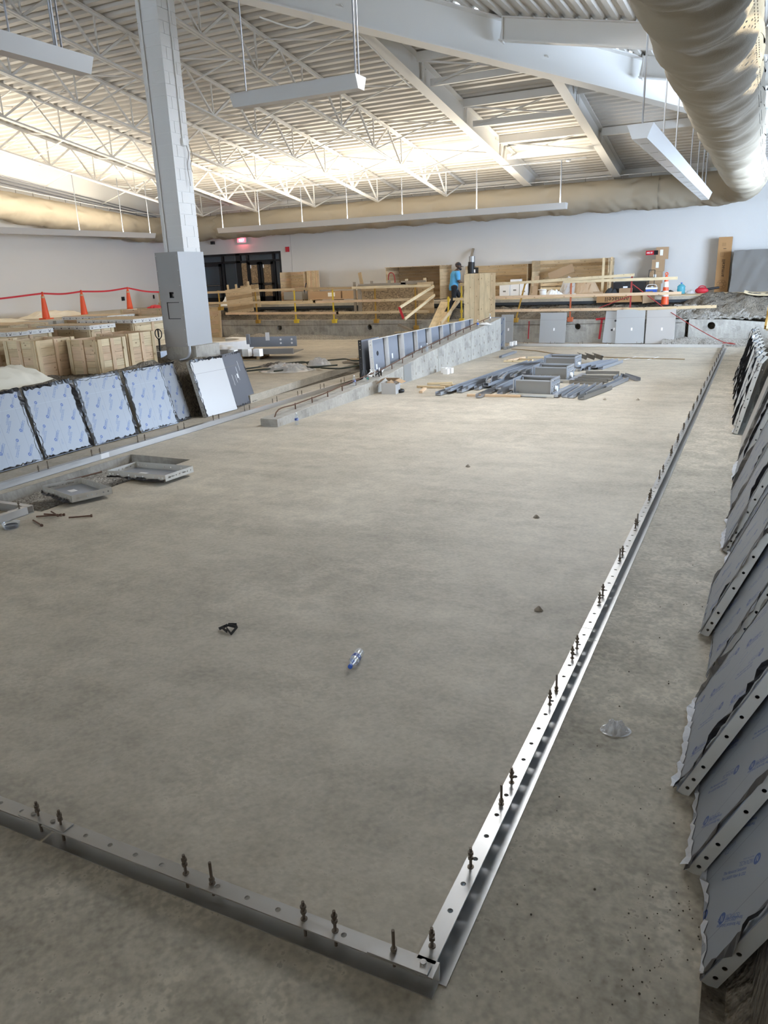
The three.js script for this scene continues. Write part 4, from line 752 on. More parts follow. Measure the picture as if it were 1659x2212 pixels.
plankPanel('slat_shield', 'second slatted shield leaning right behind the first', -19.2, 1.3, -27.0, 0.9, 0.92, 6, [M.pinePale, M.pineDark], { flat: true, roll: 0.06 });
{ const g = thing('board_barrier', 'strand board barrier framed with grey planks behind the guard rail', 'barrier', [-12.6, 1.0, -26.75]);
  mesh('strand_board', boxG(2.6, 0.48, 0.02, 0, 0.24, 0), M.osb, g); mesh('strand_board', boxG(2.5, 0.46, 0.02, 0.05, 0.74, 0), M.osb, g);
  mesh('frame_plank', boxG(0.16, 1.06, 0.04, -1.36, 0.53, 0.02), M.woodGrey, g); mesh('frame_plank', boxG(0.34, 1.06, 0.04, 1.28, 0.53, 0.02), M.woodGrey, g); mesh('frame_plank', boxG(2.0, 0.09, 0.04, -0.4, 1.08, 0.02), M.woodGrey, g); mesh('frame_plank', boxG(1.0, 0.12, 0.04, 0.9, 1.12, 0.02), M.woodGrey, g); mesh('frame_plank', boxG(1.1, 0.1, 0.04, -0.75, 0.9, 0.02), M.pineDark, g);
  [-1.6, -0.85, -0.12, 0.6, 1.34].forEach((x, i) => mesh('stub_post', boxG(0.1, 1.2 + 0.03 * i, 0.05, x, 0.6, -0.04), i > 2 ? M.pinePale : M.woodGrey, g)); }
plankPanel('plank_shield', 'pine plank shield at the right end of the board barrier', -11.18, 1.0, -26.7, 0.62, 1.12, 6, [M.pineDark, M.pine], { flat: true, roll: 0.03 });
boardT('board', 'brown plank poking up left of the board barrier', [-14.0, 1.3, -27.3], [-14.27, 2.54, -27.4], 0.14, 0.035, M.pineDark, undefined, V(0, 0, 1));
tag(mesh('pipe_hoop', tubeG([V(-13.55, 1.4, -28.5), V(-13.55, 2.35, -28.5), V(-13.5, 2.47, -28.5), V(-13.38, 2.48, -28.5), V(-13.3, 2.38, -28.5), V(-13.28, 1.4, -28.5)], 0.022, 40, 8), M.redPost), 'dark red bent pipe hoop left of the open crate', 'pipe');
// crates against the back wall
crate('open pine crate shell against the wall right of the doors', -19.0, 1.4, -30.35, 1.25, 1.28, 0.9, { open: true, battens: false, mats: [M.pine, M.pinePink], group: 'crates at the back wall' });
plankPanel('plank_door', 'upright pine crate lid right of the shell by the doors', -17.95, 1.4, -30.0, 0.62, 1.3, 4, [M.pine, M.pinePink], { battens: [[-0.26, 0.65, 0.06, 1.3], [0.27, 0.65, 0.06, 1.3], [0, 0.65, 0.05, 1.3]] });
crate('big open pine crate left of the worker', -12.9, 1.4, -30.05, 2.4, 1.28, 1.3, { open: true, battens: false, lid: true, mats: [M.pineDark, M.pine, M.pineDark], group: 'crates at the back wall' });
crate('big open pine crate behind the plank door', -9.45, 1.4, -30.2, 2.5, 1.22, 1.2, { open: true, battens: false, mats: [M.pine, M.pineDark], group: 'crates at the back wall' });
crate('biggest open pine crate behind the debris pile', -6.6, 1.4, -30.2, 2.85, 1.32, 1.2, { open: true, battens: false, mats: [M.pine, M.pine, M.pineDark], group: 'crates at the back wall' });
boardT('board', 'upright pale stud at the end of the debris crate', [-5.35, 1.4, -29.55], [-5.35, 2.72, -29.6], 0.09, 0.04, M.pinePale, 'studs', V(0, 0, 1)); boardT('board', 'second upright stud at the debris crate outer corner', [-5.12, 1.4, -29.7], [-5.1, 2.74, -29.8], 0.09, 0.04, M.pine, 'studs', V(0, 0, 1));
boardT('board', 'tall grey stud leaning on the wall behind the plank door', [-11.0, 1.4, -29.9], [-10.82, 3.3, -30.9], 0.09, 0.06, M.woodGrey, undefined, V(0, 0, 1));
// loose decking sheets on the slab
[[-16.8, 5.6, 'between the doors and board barrier'], [-10.3, 1.7, 'behind the worker'], [-7.1, 3.4, 'behind the lone grey sheet'], [-1.4, 3.2, 'before the tall carton']].forEach(([x, w, l], i) => { const g = thing('plywood_sheet', `pale plywood sheets laid on the deck ${l}`, 'plywood', [x, DECK, -28.62]); for (let k = 0; k < 4; k++) mesh('sheet', boxG(w * (1 - 0.05 * k), 0.018, 0.56, 0.08 * k, 0.012, 0.28 - 0.6 * k), [M.pinePale, M.pinePale, M.pinePale, M.pine][k], g); });
tag(mesh('plywood_sheet', (() => { const g = new THREE.PlaneGeometry(1.5, 0.9, 12, 6); g.rotateX(-R2); const p = g.attributes.position; for (let i = 0; i < p.count; i++) { const u = p.getX(i) / 0.75, v = p.getZ(i) / 0.45; p.setY(i, -0.10 * u * u * u - 0.06 * Math.max(0, v)); } g.computeVertexNormals(); return g; })().translate(0.2, 1.42, -27.9), Object.assign(M.pinePale.clone(), { side: THREE.DoubleSide })), 'warped pale plywood sheet drooping over the dug out corner', 'plywood');
boardT('board', 'long grey plank on the deck edge below the tall carton', [-2.6, 1.3, -28.2], [-0.9, 1.31, -28.1], 0.12, 0.05, M.steelFilm);
// posts and timbers by the bank at the far end
boardT('bank_stake', 'yellowish stake standing in the bank near the far corner', [0.12, 1.0, -19.5], [0.24, 2.42, -22.4], 0.09, 0.04, M.yellowRust, undefined, V(1, 0, 0)); boardT('board', 'pale board on the bank beside the stake', [0.22, 1.15, -17.0], [0.36, 1.55, -23.8], 0.2, 0.04, M.pinePale);
// planks over the sump and small timbers on the slab
[[-9.45, -18.6, 0.12], [-9.5, -18.95, 0.08], [-9.35, -19.3, 0.16], [-9.5, -19.6, 0.1]].forEach(([x, z, r], i) => { const m = mesh('sump_plank', boxG(1.6, 0.035, 0.26, 0, 0, 0), [M.woodGrey, M.pineDark, M.woodGrey, M.pinePale][i]); m.position.set(x, 0.19 + 0.02 * i, z); m.rotation.y = r; tag(m, `weathered plank over the floor sump, ${['nearest', 'second', 'third', 'farthest'][i]} of four`, 'plank', 'planks over the sump'); });
[[-6.81, -15.64, -6.16, -15.66, 'near the tape roll, longest'], [-6.75, -16.1, -6.18, -16.2, 'behind the longest scrap'], [-6.41, -14.9, -6.54, -15.45, 'short one pointing at the camera'], [-6.35, -15.9, -5.7, -15.95, 'reaching under the channels'], [-6.32, -20.6, -5.6, -20.7, 'front of the far scrap pile'], [-6.27, -20.75, -5.95, -21.4, 'angled in the far scrap pile'], [-6.1, -21.2, -5.6, -20.95, 'thin one across the far scrap pile'], [-5.9, -21.55, -5.0, -21.65, 'palest and farthest'], [-5.3, -14.75, -4.2, -14.85, 'under the near channel ends'], [-5.6, -18.6, -4.6, -18.8, 'under the channels mid length']].forEach(([a, z, b, z2, l], i) => boardT('timber_scrap', 'pine scrap on the slab, ' + l, [a, 0.025, z], [b, 0.025 + 0.02 * (i % 2), z2], 0.07, 0.045, [M.pine, M.pinePale, M.pinePink][i % 3], 'timber scraps on the slab'));
// pallets
function pallet(label, x, y, z, w, d, rot, stand) {
  const g = thing('wooden_pallet', label, 'pallet', [x, y, z]); g.rotation.order = 'YXZ'; g.rotation.set(stand ?? 0, rot, 0);
  for (let k = 0; k < 6; k++) mesh('top_slat', boxG(w, 0.02, 0.1, 0, 0.13, -d / 2 + 0.05 + (d - 0.1) * k / 5), woods[k % 3], g);
  for (const s of [-1, 0, 1]) { mesh('stringer', boxG(0.05, 0.09, d, s * (w / 2 - 0.03), 0.07, 0), M.pineDark, g); mesh('bottom_slat', boxG(w, 0.018, 0.1, 0, 0.012, s * (d / 2 - 0.06)), M.pine, g); }
}
pallet('small pallet under the dark steel assembly', -14.0, 0.165, -19.2, 1.1, 1.0, 0.25);
pallet('pallet leaning upright in the debris crate', -7.1, 1.42, -29.7, 1.15, 0.9, 0, 1.35); pallet('pallet under the cardboard boxes behind the guard rail', -16.4, DECK + 0.005, -29.4, 2.2, 0.9, 0);
// ------------------------------------------------------------------ doors, wall fittings
{
  const x0 = -24.95, x1 = -20.25, y0 = DECK, y1 = 3.63, z = -31.05, xs = [x0, -23.55, -22.62, -22.1, -20.62, x1];
  struct('wall_vestibule', merge([boxG(5.4, 3.2, 0.2, -22.6, 2.9, -34.2), boxG(0.2, 3.2, 3, -25.2, 2.9, -32.8), boxG(0.2, 3.2, 3, -20.0, 2.9, -32.8), boxG(5.4, 0.2, 3, -22.6, 4.0, -32.8), boxG(5.4, 0.2, 3, -22.6, 1.28, -32.8)]), S({ color: new THREE.Color(0.34, 0.37, 0.4), roughness: 0.8 }));
  const g = structGroup('door_1'), F = (w, h, x, y, d = 0.12) => mesh('door_frame', boxG(w, h, d, x, y, z), M.frameBlack, g);
  xs.forEach((x, i) => F(i === 2 ? 0.26 : 0.1, y1 - y0, x, (y0 + y1) / 2)); F(x1 - x0, 0.1, (x0 + x1) / 2, y1 - 0.05); F(x1 - x0, 0.09, (x0 + x1) / 2, 3.24); F(x1 - x0, 0.06, (x0 + x1) / 2, y0 + 0.03);
  for (let i = 0; i + 1 < xs.length; i++) { const w = xs[i + 1] - xs[i] - 0.1, c = (xs[i] + xs[i + 1]) / 2; mesh('pane', boxG(w, 0.34, 0.01, c, 3.44, z), M.glass, g); if (i !== 3) mesh('pane', boxG(w, 1.75, 0.01, c, 2.3, z), i === 2 ? M.osb : M.glass, g); }
  [[-24.25, 1.2, false, 'door_leaf'], [-21.74, 0.66, true, 'door_leaf'], [-21.0, 0.7, true, 'door_leaf']].forEach(([x, w, osb]) => {
    const l = mesh('door_leaf', merge([boxG(0.13, 1.8, 0.07, x - w / 2 + 0.065, 2.3, z + 0.05), boxG(0.13, 1.8, 0.07, x + w / 2 - 0.065, 2.3, z + 0.05), boxG(w, 0.12, 0.07, x, 3.14, z + 0.05), boxG(w, 0.24, 0.07, x, 1.52, z + 0.05), boxG(w, 0.07, 0.07, x, 2.2, z + 0.05)]), M.frameBlack, g);
    if (osb) { mesh('board_infill', boxG(w - 0.24, 0.82, 0.012, x, 2.66, z + 0.05), M.osb, l); mesh('board_infill', boxG(w - 0.24, 0.5, 0.012, x, 1.9, z + 0.05), M.osb, l); mesh('notice', boxG(0.06, 0.15, 0.002, x - w / 2 + 0.17, 3.0, z + 0.09), M.paper, l); } else mesh('pane', boxG(w - 0.24, 1.4, 0.01, x, 2.35, z + 0.04), M.glass, l);
    mesh('push_bar', rodG(V(x - w / 2 + 0.12, 2.2, z + 0.12), V(x + w / 2 - 0.12, 2.2, z + 0.12), 0.014), M.steelDull, l);
  });
  tag(mesh('cabinet', boxG(0.9, 1.5, 0.5, -23.6, 2.2, -33.6), S({ color: new THREE.Color(0.3, 0.34, 0.37), roughness: 0.6 })), 'pale cabinet seen through the glass doors', 'cabinet');
  const e = thing('exit_sign', 'small glowing red exit sign high on the far wall', 'sign', [-22.25, 4.2, -30.93]);
  mesh('sign_body', boxG(0.5, 0.2, 0.06), M.white, e);
  mesh('sign_face', new THREE.PlaneGeometry(0.46, 0.17).translate(0, 0, 0.032), S({ color: 0x222222, emissive: 0xffffff, emissiveIntensity: 1.6, emissiveMap: canvasTex(256, 96, (c) => { c.fillStyle = '#d8303c'; c.fillRect(0, 0, 256, 96); c.fillStyle = '#ff9aa6'; c.font = 'bold 84px sans-serif'; c.textAlign = 'center'; c.textBaseline = 'middle'; c.fillText('EXIT', 128, 52); }) }), e);
  const p = new THREE.PointLight(new THREE.Color(1, 0.15, 0.2), 0.15); p.position.set(-22.25, 4.2, -30.8); p.castShadow = true; scene.add(p);
  const a = thing('alarm_box', 'small dark red alarm box on the wall right of the doors', 'alarm', [-19.8, 3.68, -30.97]); mesh('housing', boxG(0.18, 0.22, 0.06), M.redPaint, a); mesh('strobe', boxG(0.1, 0.08, 0.02, 0, 0.03, 0.035), M.redPlastic, a);
  tag(mesh('speaker_box', boxG(0.16, 0.14, 0.14, -23.95, 4.16, -30.92), M.black), 'small black box under the duct above the doors', 'speaker');
  [[-26.43, 0.17, 'larger square'], [-26.72, 0.07, 'narrow'], [-28.4, 0.08, 'thin single']].forEach(([zz, w, l]) => tag(mesh('outlet_box', boxG(0.03, 0.17, w, -25.73, 1.82, zz), M.black), `${l} dark outlet box low on the left wall`, 'outlet'));
  tag(mesh('step_ladder', merge([rodG(V(-21.7, 1.4, -29.3), V(-21.35, 2.05, -29.45), 0.02), rodG(V(-21.0, 1.4, -29.6), V(-21.35, 2.05, -29.45), 0.02), rodG(V(-21.55, 1.4, -28.95), V(-21.3, 2.05, -29.25), 0.02), rodG(V(-21.6, 1.65, -29.3), V(-21.15, 1.65, -29.5), 0.014)]), M.galv), 'open aluminium step ladder in front of the boarded doors', 'ladder');
}
// ------------------------------------------------------------------ heaps, sheets, tarps
function heapG(w, d, h, n, sd, sharp = 1) {   // crumpled sheet over a lump, base on y = 0
  const g = new THREE.PlaneGeometry(w, d, n, n); g.rotateX(-R2); const p = g.attributes.position;
  for (let i = 0; i < p.count; i++) { const u = 2 * p.getX(i) / w, v = 2 * p.getZ(i) / d; p.setX(i, u * Math.sqrt(1 - v * v / 2) * w / 2); p.setZ(i, v * Math.sqrt(1 - u * u / 2) * d / 2); }   // square to round
  for (let i = 0; i < p.count; i++) { const x = p.getX(i), z = p.getZ(i), u = 2 * x / w, v = 2 * z / d, r = Math.sqrt(u * u + v * v), k = sst(1.1, 0.25, r);
    const c = fnoise(x * 5 / Math.max(w, d) * 2 + sd, z * 5 / Math.max(w, d) * 2 + sd * 2) - 0.5, f = Math.abs(vnoise(x * 9 / w + sd, z * 9 / d) - 0.5) + 0.6 * Math.abs(vnoise(x * 23 / w + sd, z * 19 / d) - 0.5) - 0.1;
    p.setY(i, Math.max(0.004, h * (k + sharp * (0.9 * c + 0.5 * (f - 0.2)) * Math.min(1, k * 1.6)))); p.setX(i, x * (1 - 0.08 * c)); }
  g.computeVertexNormals(); return g;
}
function heap(name, label, cat, x, y, z, w, d, h, mat, sd, rot = 0, sharp = 1, n = 36) { const m = mesh(name, heapG(w, d, h, n, sd, sharp), mat); m.position.set(x, y, z); m.rotation.y = rot; return tag(m, label, cat); }
heap('dust_sheet', 'cream tarp heaped over goods behind the leftmost panels', 'tarp', -10.9, 0.84, -8.35, 1.5, 2.2, 0.42, M.tarpCream, 3, 0, 0.5);
heap('dust_sheet', 'crumpled cream sheet along the wall between the cones', 'tarp', -23.6, DECK, -20.6, 1.2, 3.2, 0.22, M.tarpCream, 9); heap('dust_sheet', 'flat cream sheet at the wall foot by the left picture edge', 'tarp', -23.4, DECK, -17.6, 2.2, 3.0, 0.12, M.tarpCream, 12);
heap('dust_sheet', 'white sheet heap behind the rail by the steel box', 'tarp', -20.6, DECK, -27.6, 1.4, 1.0, 0.36, M.white, 15);
heap('plastic_sheet', 'crumpled clear plastic beside the black hose pile', 'plastic', -10.95, 0.165, -16.7, 1.5, 1.1, 0.17, M.sheetPlastic, 21, 0.3, 0.9, 64); heap('plastic_sheet', 'clear plastic bundle at the far end of the hose pile', 'plastic', -10.6, 0.165, -17.75, 0.8, 0.6, 0.2, M.sheetPlastic, 24, 0, 0.8);
heap('black_sheet', 'flat black sheet on the hose pile', 'sheet', -11.5, 0.24, -17.0, 1.0, 0.7, 0.08, M.blackFilm, 27, 0.2);
heap('paper_heap', 'crumpled brown paper heap in the debris crate', 'paper', -5.95, DECK + 0.02, -29.45, 1.3, 0.9, 0.55, M.cardLight, 31, 0, 0.6); heap('plastic_sheet', 'clear plastic wrap lying over the brown paper heap', 'plastic', -6.5, DECK + 0.02, -29.5, 1.1, 0.9, 0.6, M.sheetPlastic, 34, 0, 0.7); heap('paper_heap', 'small white wrapper heap before the leaning pallet', 'paper', -7.0, DECK + 0.02, -28.95, 0.9, 0.5, 0.22, M.paper, 37); heap('plastic_bag', 'crumpled clear plastic bag outside the near rail', 'bag', -0.5, 0.003, -3.82, 0.17, 0.13, 0.042, M.sheetPlastic, 41, 0.3, 1.7, 26);
heap('paper_heap', 'low paper litter on the deck behind the slanting rail', 'paper', -6.2, DECK + 0.02, -28.7, 1.6, 0.4, 0.1, M.paper, 39);
{ const g = new THREE.BoxGeometry(1.75, 1.4, 0.75, 30, 24, 12), p = g.attributes.position; for (let i = 0; i < p.count; i++) { const x = p.getX(i), y = p.getY(i), z = p.getZ(i), k = 1 + 0.06 * (0.7 - y) + 0.05 * (vnoise(x * 4 + y * 1.5, y * 2 + z) - 0.5); p.setXYZ(i, x * k, y + 0.03 * (vnoise(x * 3, z * 3 + 5) - 0.5), z * k + 0.05 * (vnoise(x * 5 - y * 2, y * 1.2) - 0.5)); } g.computeVertexNormals(); const m = mesh('tarp_cover', g, M.tarpGrey); m.position.set(-0.15, DECK + 0.7, -30.3); tag(m, 'dark grey tarp draped over a tall load by the wall', 'tarp'); }
// ------------------------------------------------------------------ hoses, cords, cones, rope
[[-12.6, -16.2, 0.18, 0], [-11.9, -15.6, 0.2, 1], [-11.2, -17.4, 0.2, 2], [-10.9, -16.1, 0.19, 3]].forEach(([x, z, y, i]) => { const pts = []; for (let k = 0; k < 7; k++) pts.push(V(x + k * 0.36 - (k % 2) * 0.12, y + 0.02 + 0.05 * vnoise(k + i, i), z - 0.32 * k + 0.5 * Math.sin(k * 1.3 + i))); tag(mesh('hose', tubeG(pts, 0.02, 60, 6), M.hose), ['dark hose trailing toward the grey panel end', 'dark hose looping in front of the plastic', 'dark hose behind the crumpled plastic', 'dark hose under the crumpled plastic'][i], 'hose', 'hoses on the raised slab'); });
tag(mesh('extension_cord', tubeG([V(-7.1, 0.012, -23.95), V(-6.2, 0.012, -23.5), V(-5.4, 0.012, -22.75), V(-4.0, 0.012, -22.05), V(-2.8, 0.012, -21.85), V(-1.7, 0.012, -21.75)], 0.011, 60, 6), M.cord), 'brown extension cord across the far slab', 'cord');
{ const g = thing('tape_mark', 'rectangle of pale tape stuck on the far slab', 'tape', [0, 0.002, 0]); for (const [a, b] of [[[-3.22, -21.56], [-3.02, -22.28]], [[-2.62, -21.63], [-2.42, -22.3]], [[-3.05, -22.22], [-2.5, -22.26]]]) mesh('strip', barG(V(a[0], 0.001, a[1]), V(b[0], 0.001, b[1]), 0.05, 0.002), M.paper, g); tag(mesh('tape_strip', barG(V(-4.3, 0.002, -21.5), V(-4.45, 0.002, -22.1), 0.06, 0.002), M.paper), 'single pale tape strip left of the tape rectangle', 'tape'); }
function cone(label, x, y, z, h, bands) {
  const g = thing('traffic_cone', label, 'cone', [x, y, z], 'orange cones');
  mesh('base', boxG(0.34, 0.04, 0.34, 0, 0.02, 0), bands ? M.black : M.orange, g);
  mesh('body', lathe([[0.12, 0.04], [0.125, 0.06], [0.1, h * 0.35], [0.075, h * 0.65], [0.05, h * 0.86], [0.035, h * 0.9], [0.03, h * 0.93], [0, h * 0.93]], 18), M.orange, g);
  mesh('handle', new THREE.TorusGeometry(0.04, 0.015, 8, 16).translate(0, h * 0.95, 0), M.orange, g);
  const ring = (a, b) => { const r = (t) => 0.134 - 0.086 * t; return lathe([[r(a), h * a], [r(b), h * b]], 18); };
  if (bands) for (const [a, b] of [[0.28, 0.45], [0.56, 0.72]]) mesh('reflective_band', ring(a, b), M.white, g);
  else mesh('reflective_band', ring(0.78, 0.84), M.cardLight, g);
}
cone('slim orange cone at the left wall, leftmost of three', -22.6, DECK, -19.42, 0.92); cone('slim orange cone at the left wall, middle of three', -22.6, DECK, -21.16, 0.92); cone('slim orange cone at the left wall, nearest the outlet boxes', -22.6, DECK, -23.52, 0.95); cone('tall orange and white banded cone before the carton stack', -2.93, 1.1, -27.6, 1.07, true);
{ const T = (pts, lab) => tag(mesh('barrier_tape', (() => { const c = new THREE.CatmullRomCurve3(pts), l = []; for (let k = 0; k < 16; k++) l.push(barG(c.getPoint(k / 16), c.getPoint((k + 1) / 16), 0.004, 0.06)); return merge(l); })(), M.redPlastic), lab, 'tape', 'red tape between the cones');
  T([V(-22.6, 2.2, -14.5), V(-22.6, 2.13, -17), V(-22.6, 2.25, -19.42)], 'red barrier tape running out of frame from the leftmost cone'); T([V(-22.6, 2.25, -19.42), V(-22.6, 2.2, -20.3), V(-22.6, 2.25, -21.16)], 'red barrier tape between leftmost and middle cone'); T([V(-22.6, 2.25, -21.16), V(-22.6, 2.22, -22.4), V(-22.6, 2.3, -23.52)], 'red barrier tape between middle and third cone'); T([V(-22.6, 2.3, -23.52), V(-22.55, 2.12, -24.6), V(-22.3, 2.06, -26)], 'red barrier tape from third cone behind the steel box'); }
{ const m = mesh('net_roll', (() => { const l = []; for (let k = 0; k < 6; k++) l.push(new THREE.CapsuleGeometry(0.09, 0.95, 4, 10).rotateX(R2).translate(-0.3 + k * 0.12, 0.1 + 0.05 * Math.sin(k * 1.2), 0.03 * k)); return merge(l); })(), M.redPlastic); m.position.set(-21.2, DECK + 0.02, -23.6); m.rotation.y = 0.6; tag(m, 'bundle of rolled red netting beside the steel box', 'netting'); }
{ const g = thing('sawhorse', 'pine bench frame with draped cloth by the left wall corner', 'bench', [-23.6, DECK, -27.0]); mesh('top_board', boxG(1.2, 0.06, 0.14, 0, 0.66, 0), M.pine, g); mesh('low_board', boxG(1.2, 0.12, 0.1, 0, 0.16, 0), M.pine, g); for (const x of [-0.5, 0.5]) mesh('leg', boxG(0.06, 0.64, 0.08, x, 0.32, 0), M.pine, g); mesh('cloth', heapG(0.6, 0.5, 0.6, 20, 51).translate(0.3, 0.12, 0.1), M.tarpCream, g); }
// ------------------------------------------------------------------ pallet jack, pipe roll, foam, steel assembly
{ const g = thing('pallet_jack', 'black looped pallet jack handle beside the crates', 'pallet jack', [-11.55, 0.98, -12.75]);
  mesh('handle_loop', tubeG([V(0, 0.34, 0), V(-0.075, 0.4, 0), V(-0.085, 0.49, 0), V(-0.03, 0.545, 0), V(0.03, 0.545, 0), V(0.085, 0.49, 0), V(0.075, 0.4, 0)], 0.011, 40, 8, true), M.black, g); mesh('shaft', rodG(V(0, -0.02, 0.02), V(0, 0.36, 0), 0.02), M.black, g); mesh('lever', boxG(0.03, 0.17, 0.015, 0, 0.46, 0), M.black, g); mesh('pump_base', boxG(0.16, 0.14, 0.2, 0, 0.02, 0), M.galv, g); }
{ const g = thing('pipe_roll', 'white slotted drain pipe lying at the column foot', 'pipe', [-11.25, 1.08, -11.85]); g.rotation.set(0, -0.25, -0.12);
  mesh('pipe', new THREE.CylinderGeometry(0.085, 0.095, 0.62, 22).rotateZ(R2), M.pvc, g); for (const x of [0.1, 0.16]) mesh('collar', new THREE.CylinderGeometry(0.096, 0.096, 0.03, 22).rotateZ(R2).translate(x, 0, 0), M.pvc, g); for (let k = 0; k < 4; k++) for (let q = 0; q < 2; q++) mesh('slot', boxG(0.02, 0.03, 0.01, 0.2 + q * 0.06, -0.06 + 0.035 * k, 0.088), M.black, g); }
[[-10.1, 0.0], [-10.28, 0.25]].forEach(([x, o], i) => tag(mesh('conduit_elbow', tubeG([V(x, 1.26, -11.98 - o), V(x, 1.12, -11.96 - o), V(x - 0.04, 1.03, -11.9 - o), V(x - 0.16, 1.0, -11.85 - o)], 0.026, 20, 8), M.galv), ['grey conduit elbow under the steel box corner', 'grey conduit elbow under the middle of the steel box'][i], 'conduit'));
{ const m = mesh('foam_arc', (() => { const s = new THREE.Shape(); s.absarc(0, 0, 1.35, -1.0, 1.5, false); s.absarc(0, 0, 0.95, 1.5, -1.0, true); const g = extr(s, 0.28, 0.02); g.rotateX(-R2); return g; })(), M.white); m.position.set(-17.3, 0.18, -21.6); m.scale.set(1.2, 1, 0.9); tag(m, 'curved white foam form lying behind the steel box', 'foam'); }
[[-11.0 + 0.7, -13.3], [-10.15, -13.45], [-10.0, -13.5]].forEach(([x, z], i) => tag(mesh('foam_block', boxG(0.16, 0.15, 0.13, x + 0.25 + 0.1 * i, 0.98, z), M.white), ['white foam block beside the column foot, nearest', 'white foam block beside the column foot, middle', 'white foam block beside the column foot, farthest'][i], 'block', 'foam blocks at the column'));
{ const g = thing('steel_assembly', 'dark steel gutter assembly on the small pallet', 'steel part', [-13.9, 0.32, -19.3]); g.rotation.y = 0.28;
  mesh('side_beam', boxG(3.0, 0.16, 0.06, 0, 0.08, 0.55), M.galv, g); mesh('base_plate', boxG(3.0, 0.02, 1.1, 0, 0.02, 0), M.steelDull, g); mesh('back_plate', boxG(1.5, 0.3, 0.03, 0.65, 0.3, -0.2), M.steelFilm, g); mesh('bracket', boxG(0.1, 0.3, 0.08, -0.1, 0.4, -0.1), M.steelFilm, g); mesh('bracket', boxG(0.12, 0.24, 0.02, 0.5, 0.46, -0.15), M.white, g); for (const x of [0.9, 1.25]) for (const y of [0.25, 0.36]) mesh('port', new THREE.CylinderGeometry(0.03, 0.03, 0.01, 12).rotateX(R2).translate(x, y, -0.18), M.white, g); mesh('film_wrap', heapG(1.3, 0.7, 0.16, 20, 61).translate(-0.8, 0.06, 0.1), M.paper, g); }
// ------------------------------------------------------------------ floor debris by the recess
function tray(label, c, ang, w, d, tilt) {
  const g = thing('steel_tray', label, 'tray', c); g.rotation.order = 'YXZ'; g.rotation.set(tilt[0], ang, tilt[1]); const h = 0.085;
  mesh('bottom_sheet', boxG(w, 0.004, d, 0, 0.002, 0), M.steelFilm, g);
  const f = flangeG(w, h), e = flangeG(d, h), at = (m, bx, by, bz, p) => { const o = mesh('flange', m, M.flange, g); o.quaternion.setFromRotationMatrix(new THREE.Matrix4().makeBasis(bx, by, bz)); o.position.set(...p); };
  at(f, V(1, 0, 0), V(0, 1, 0), V(0, 0, 1), [-w / 2, 0, d / 2 - 0.004]); at(f, V(1, 0, 0), V(0, 1, 0), V(0, 0, 1), [-w / 2, 0, -d / 2]); at(e, V(0, 0, 1), V(0, 1, 0), V(-1, 0, 0), [w / 2, 0, -d / 2]); at(e, V(0, 0, 1), V(0, 1, 0), V(-1, 0, 0), [-w / 2 + 0.004, 0, -d / 2]);
  mesh('sticker', boxG(0.14, 0.001, 0.09, -0.15, 0.006, 0.0), M.paper, g); mesh('torn_film', tornG(w, 0.08, Math.round(w * 100), ['b'], 0.03).translate(0, -0.01, d / 2 + 0.012), M.blackFilm, g);
}
tray('open steel tray half over the gravel recess, nearer the left edge', [-7.44, 0.03, -6.42], -0.36, 0.93, 0.5, [0, 0.04]); tray('open steel tray half over the gravel recess, farther one', [-7.18, 0.03, -7.44], -0.05, 1.06, 0.52, [0, 0.03]);
[[-7.16, -5.56, -6.9, -5.72], [-7.1, -5.62, -6.88, -5.66], [-7.05, -5.68, -6.86, -5.6], [-7.08, -5.45, -6.83, -5.35], [-6.76, -5.66, -6.56, -5.8]].forEach(([a, z, b, z2], i) => { const g = thing('loose_bolt', ['rusty anchor bolt in the pile by the rail corner, longest', 'rusty anchor bolt crossing the pile by the rail corner', 'rusty anchor bolt on top of the pile by the rail corner', 'rusty anchor bolt lying in front of the pile', 'single rusty anchor bolt lying apart from the pile'][i], 'bolt', [0, 0, 0], 'loose anchor bolts'); const y = 0.014 + (i === 1 ? 0.018 : i === 2 ? 0.034 : 0); mesh('shank', rodG(V(a, y, z), V(b, y, z2), 0.009), M.rust, g); const n = mesh('nut', new THREE.CylinderGeometry(0.017, 0.017, 0.018, 6), M.rust, g); n.quaternion.setFromUnitVectors(UPV, V(b - a, 0, z2 - z).normalize()); n.position.set(b, y, z2); });
{ const g = thing('clear_tub', 'small clear plastic tub with dark contents at the left edge', 'tub', [-7.12, 0, -5.2]); mesh('tub', lathe([[0.0, 0.004], [0.075, 0.004], [0.09, 0.06], [0.093, 0.06], [0.078, 0], [0, 0]], 18), M.plasticClear, g); mesh('contents', new THREE.CylinderGeometry(0.068, 0.066, 0.03, 16).translate(0, 0.022, 0), S({ color: new THREE.Color(0.02, 0.025, 0.04), roughness: 0.6 }), g); }
[[-8.35, -7.0, -8.25, -7.6], [-7.95, -7.9, -8.2, -8.15]].forEach(([a, z, b, z2], i) => tag(mesh('rusty_rod', rodG(V(a, -0.06, z), V(b, -0.06, z2), 0.012), M.rust), ['rusty rod lying in the gravel beside the long rail', 'rusty rod at the far end of the gravel recess'][i], 'rod'));
{ const g = thing('black_strap', 'crumpled black plastic strip lying on the open slab', 'strip', [-3.34, 0.0, -4.03]); [[-0.07, 0.01, 0.01, 0.0, 0.045, -0.01], [0.0, 0.045, -0.01, 0.07, 0.03, -0.03], [0.07, 0.035, -0.03, 0.07, 0.012, 0.05], [0.07, 0.012, 0.05, 0.0, 0.03, 0.01], [-0.03, 0.03, 0.02, 0.02, 0.012, 0.03], [-0.01, 0.04, -0.03, 0.05, 0.04, -0.05]].forEach((q) => mesh('fold', barG(V(q[0], q[1], q[2]), V(q[3], q[4], q[5]), 0.004, 0.022), M.black, g)); }
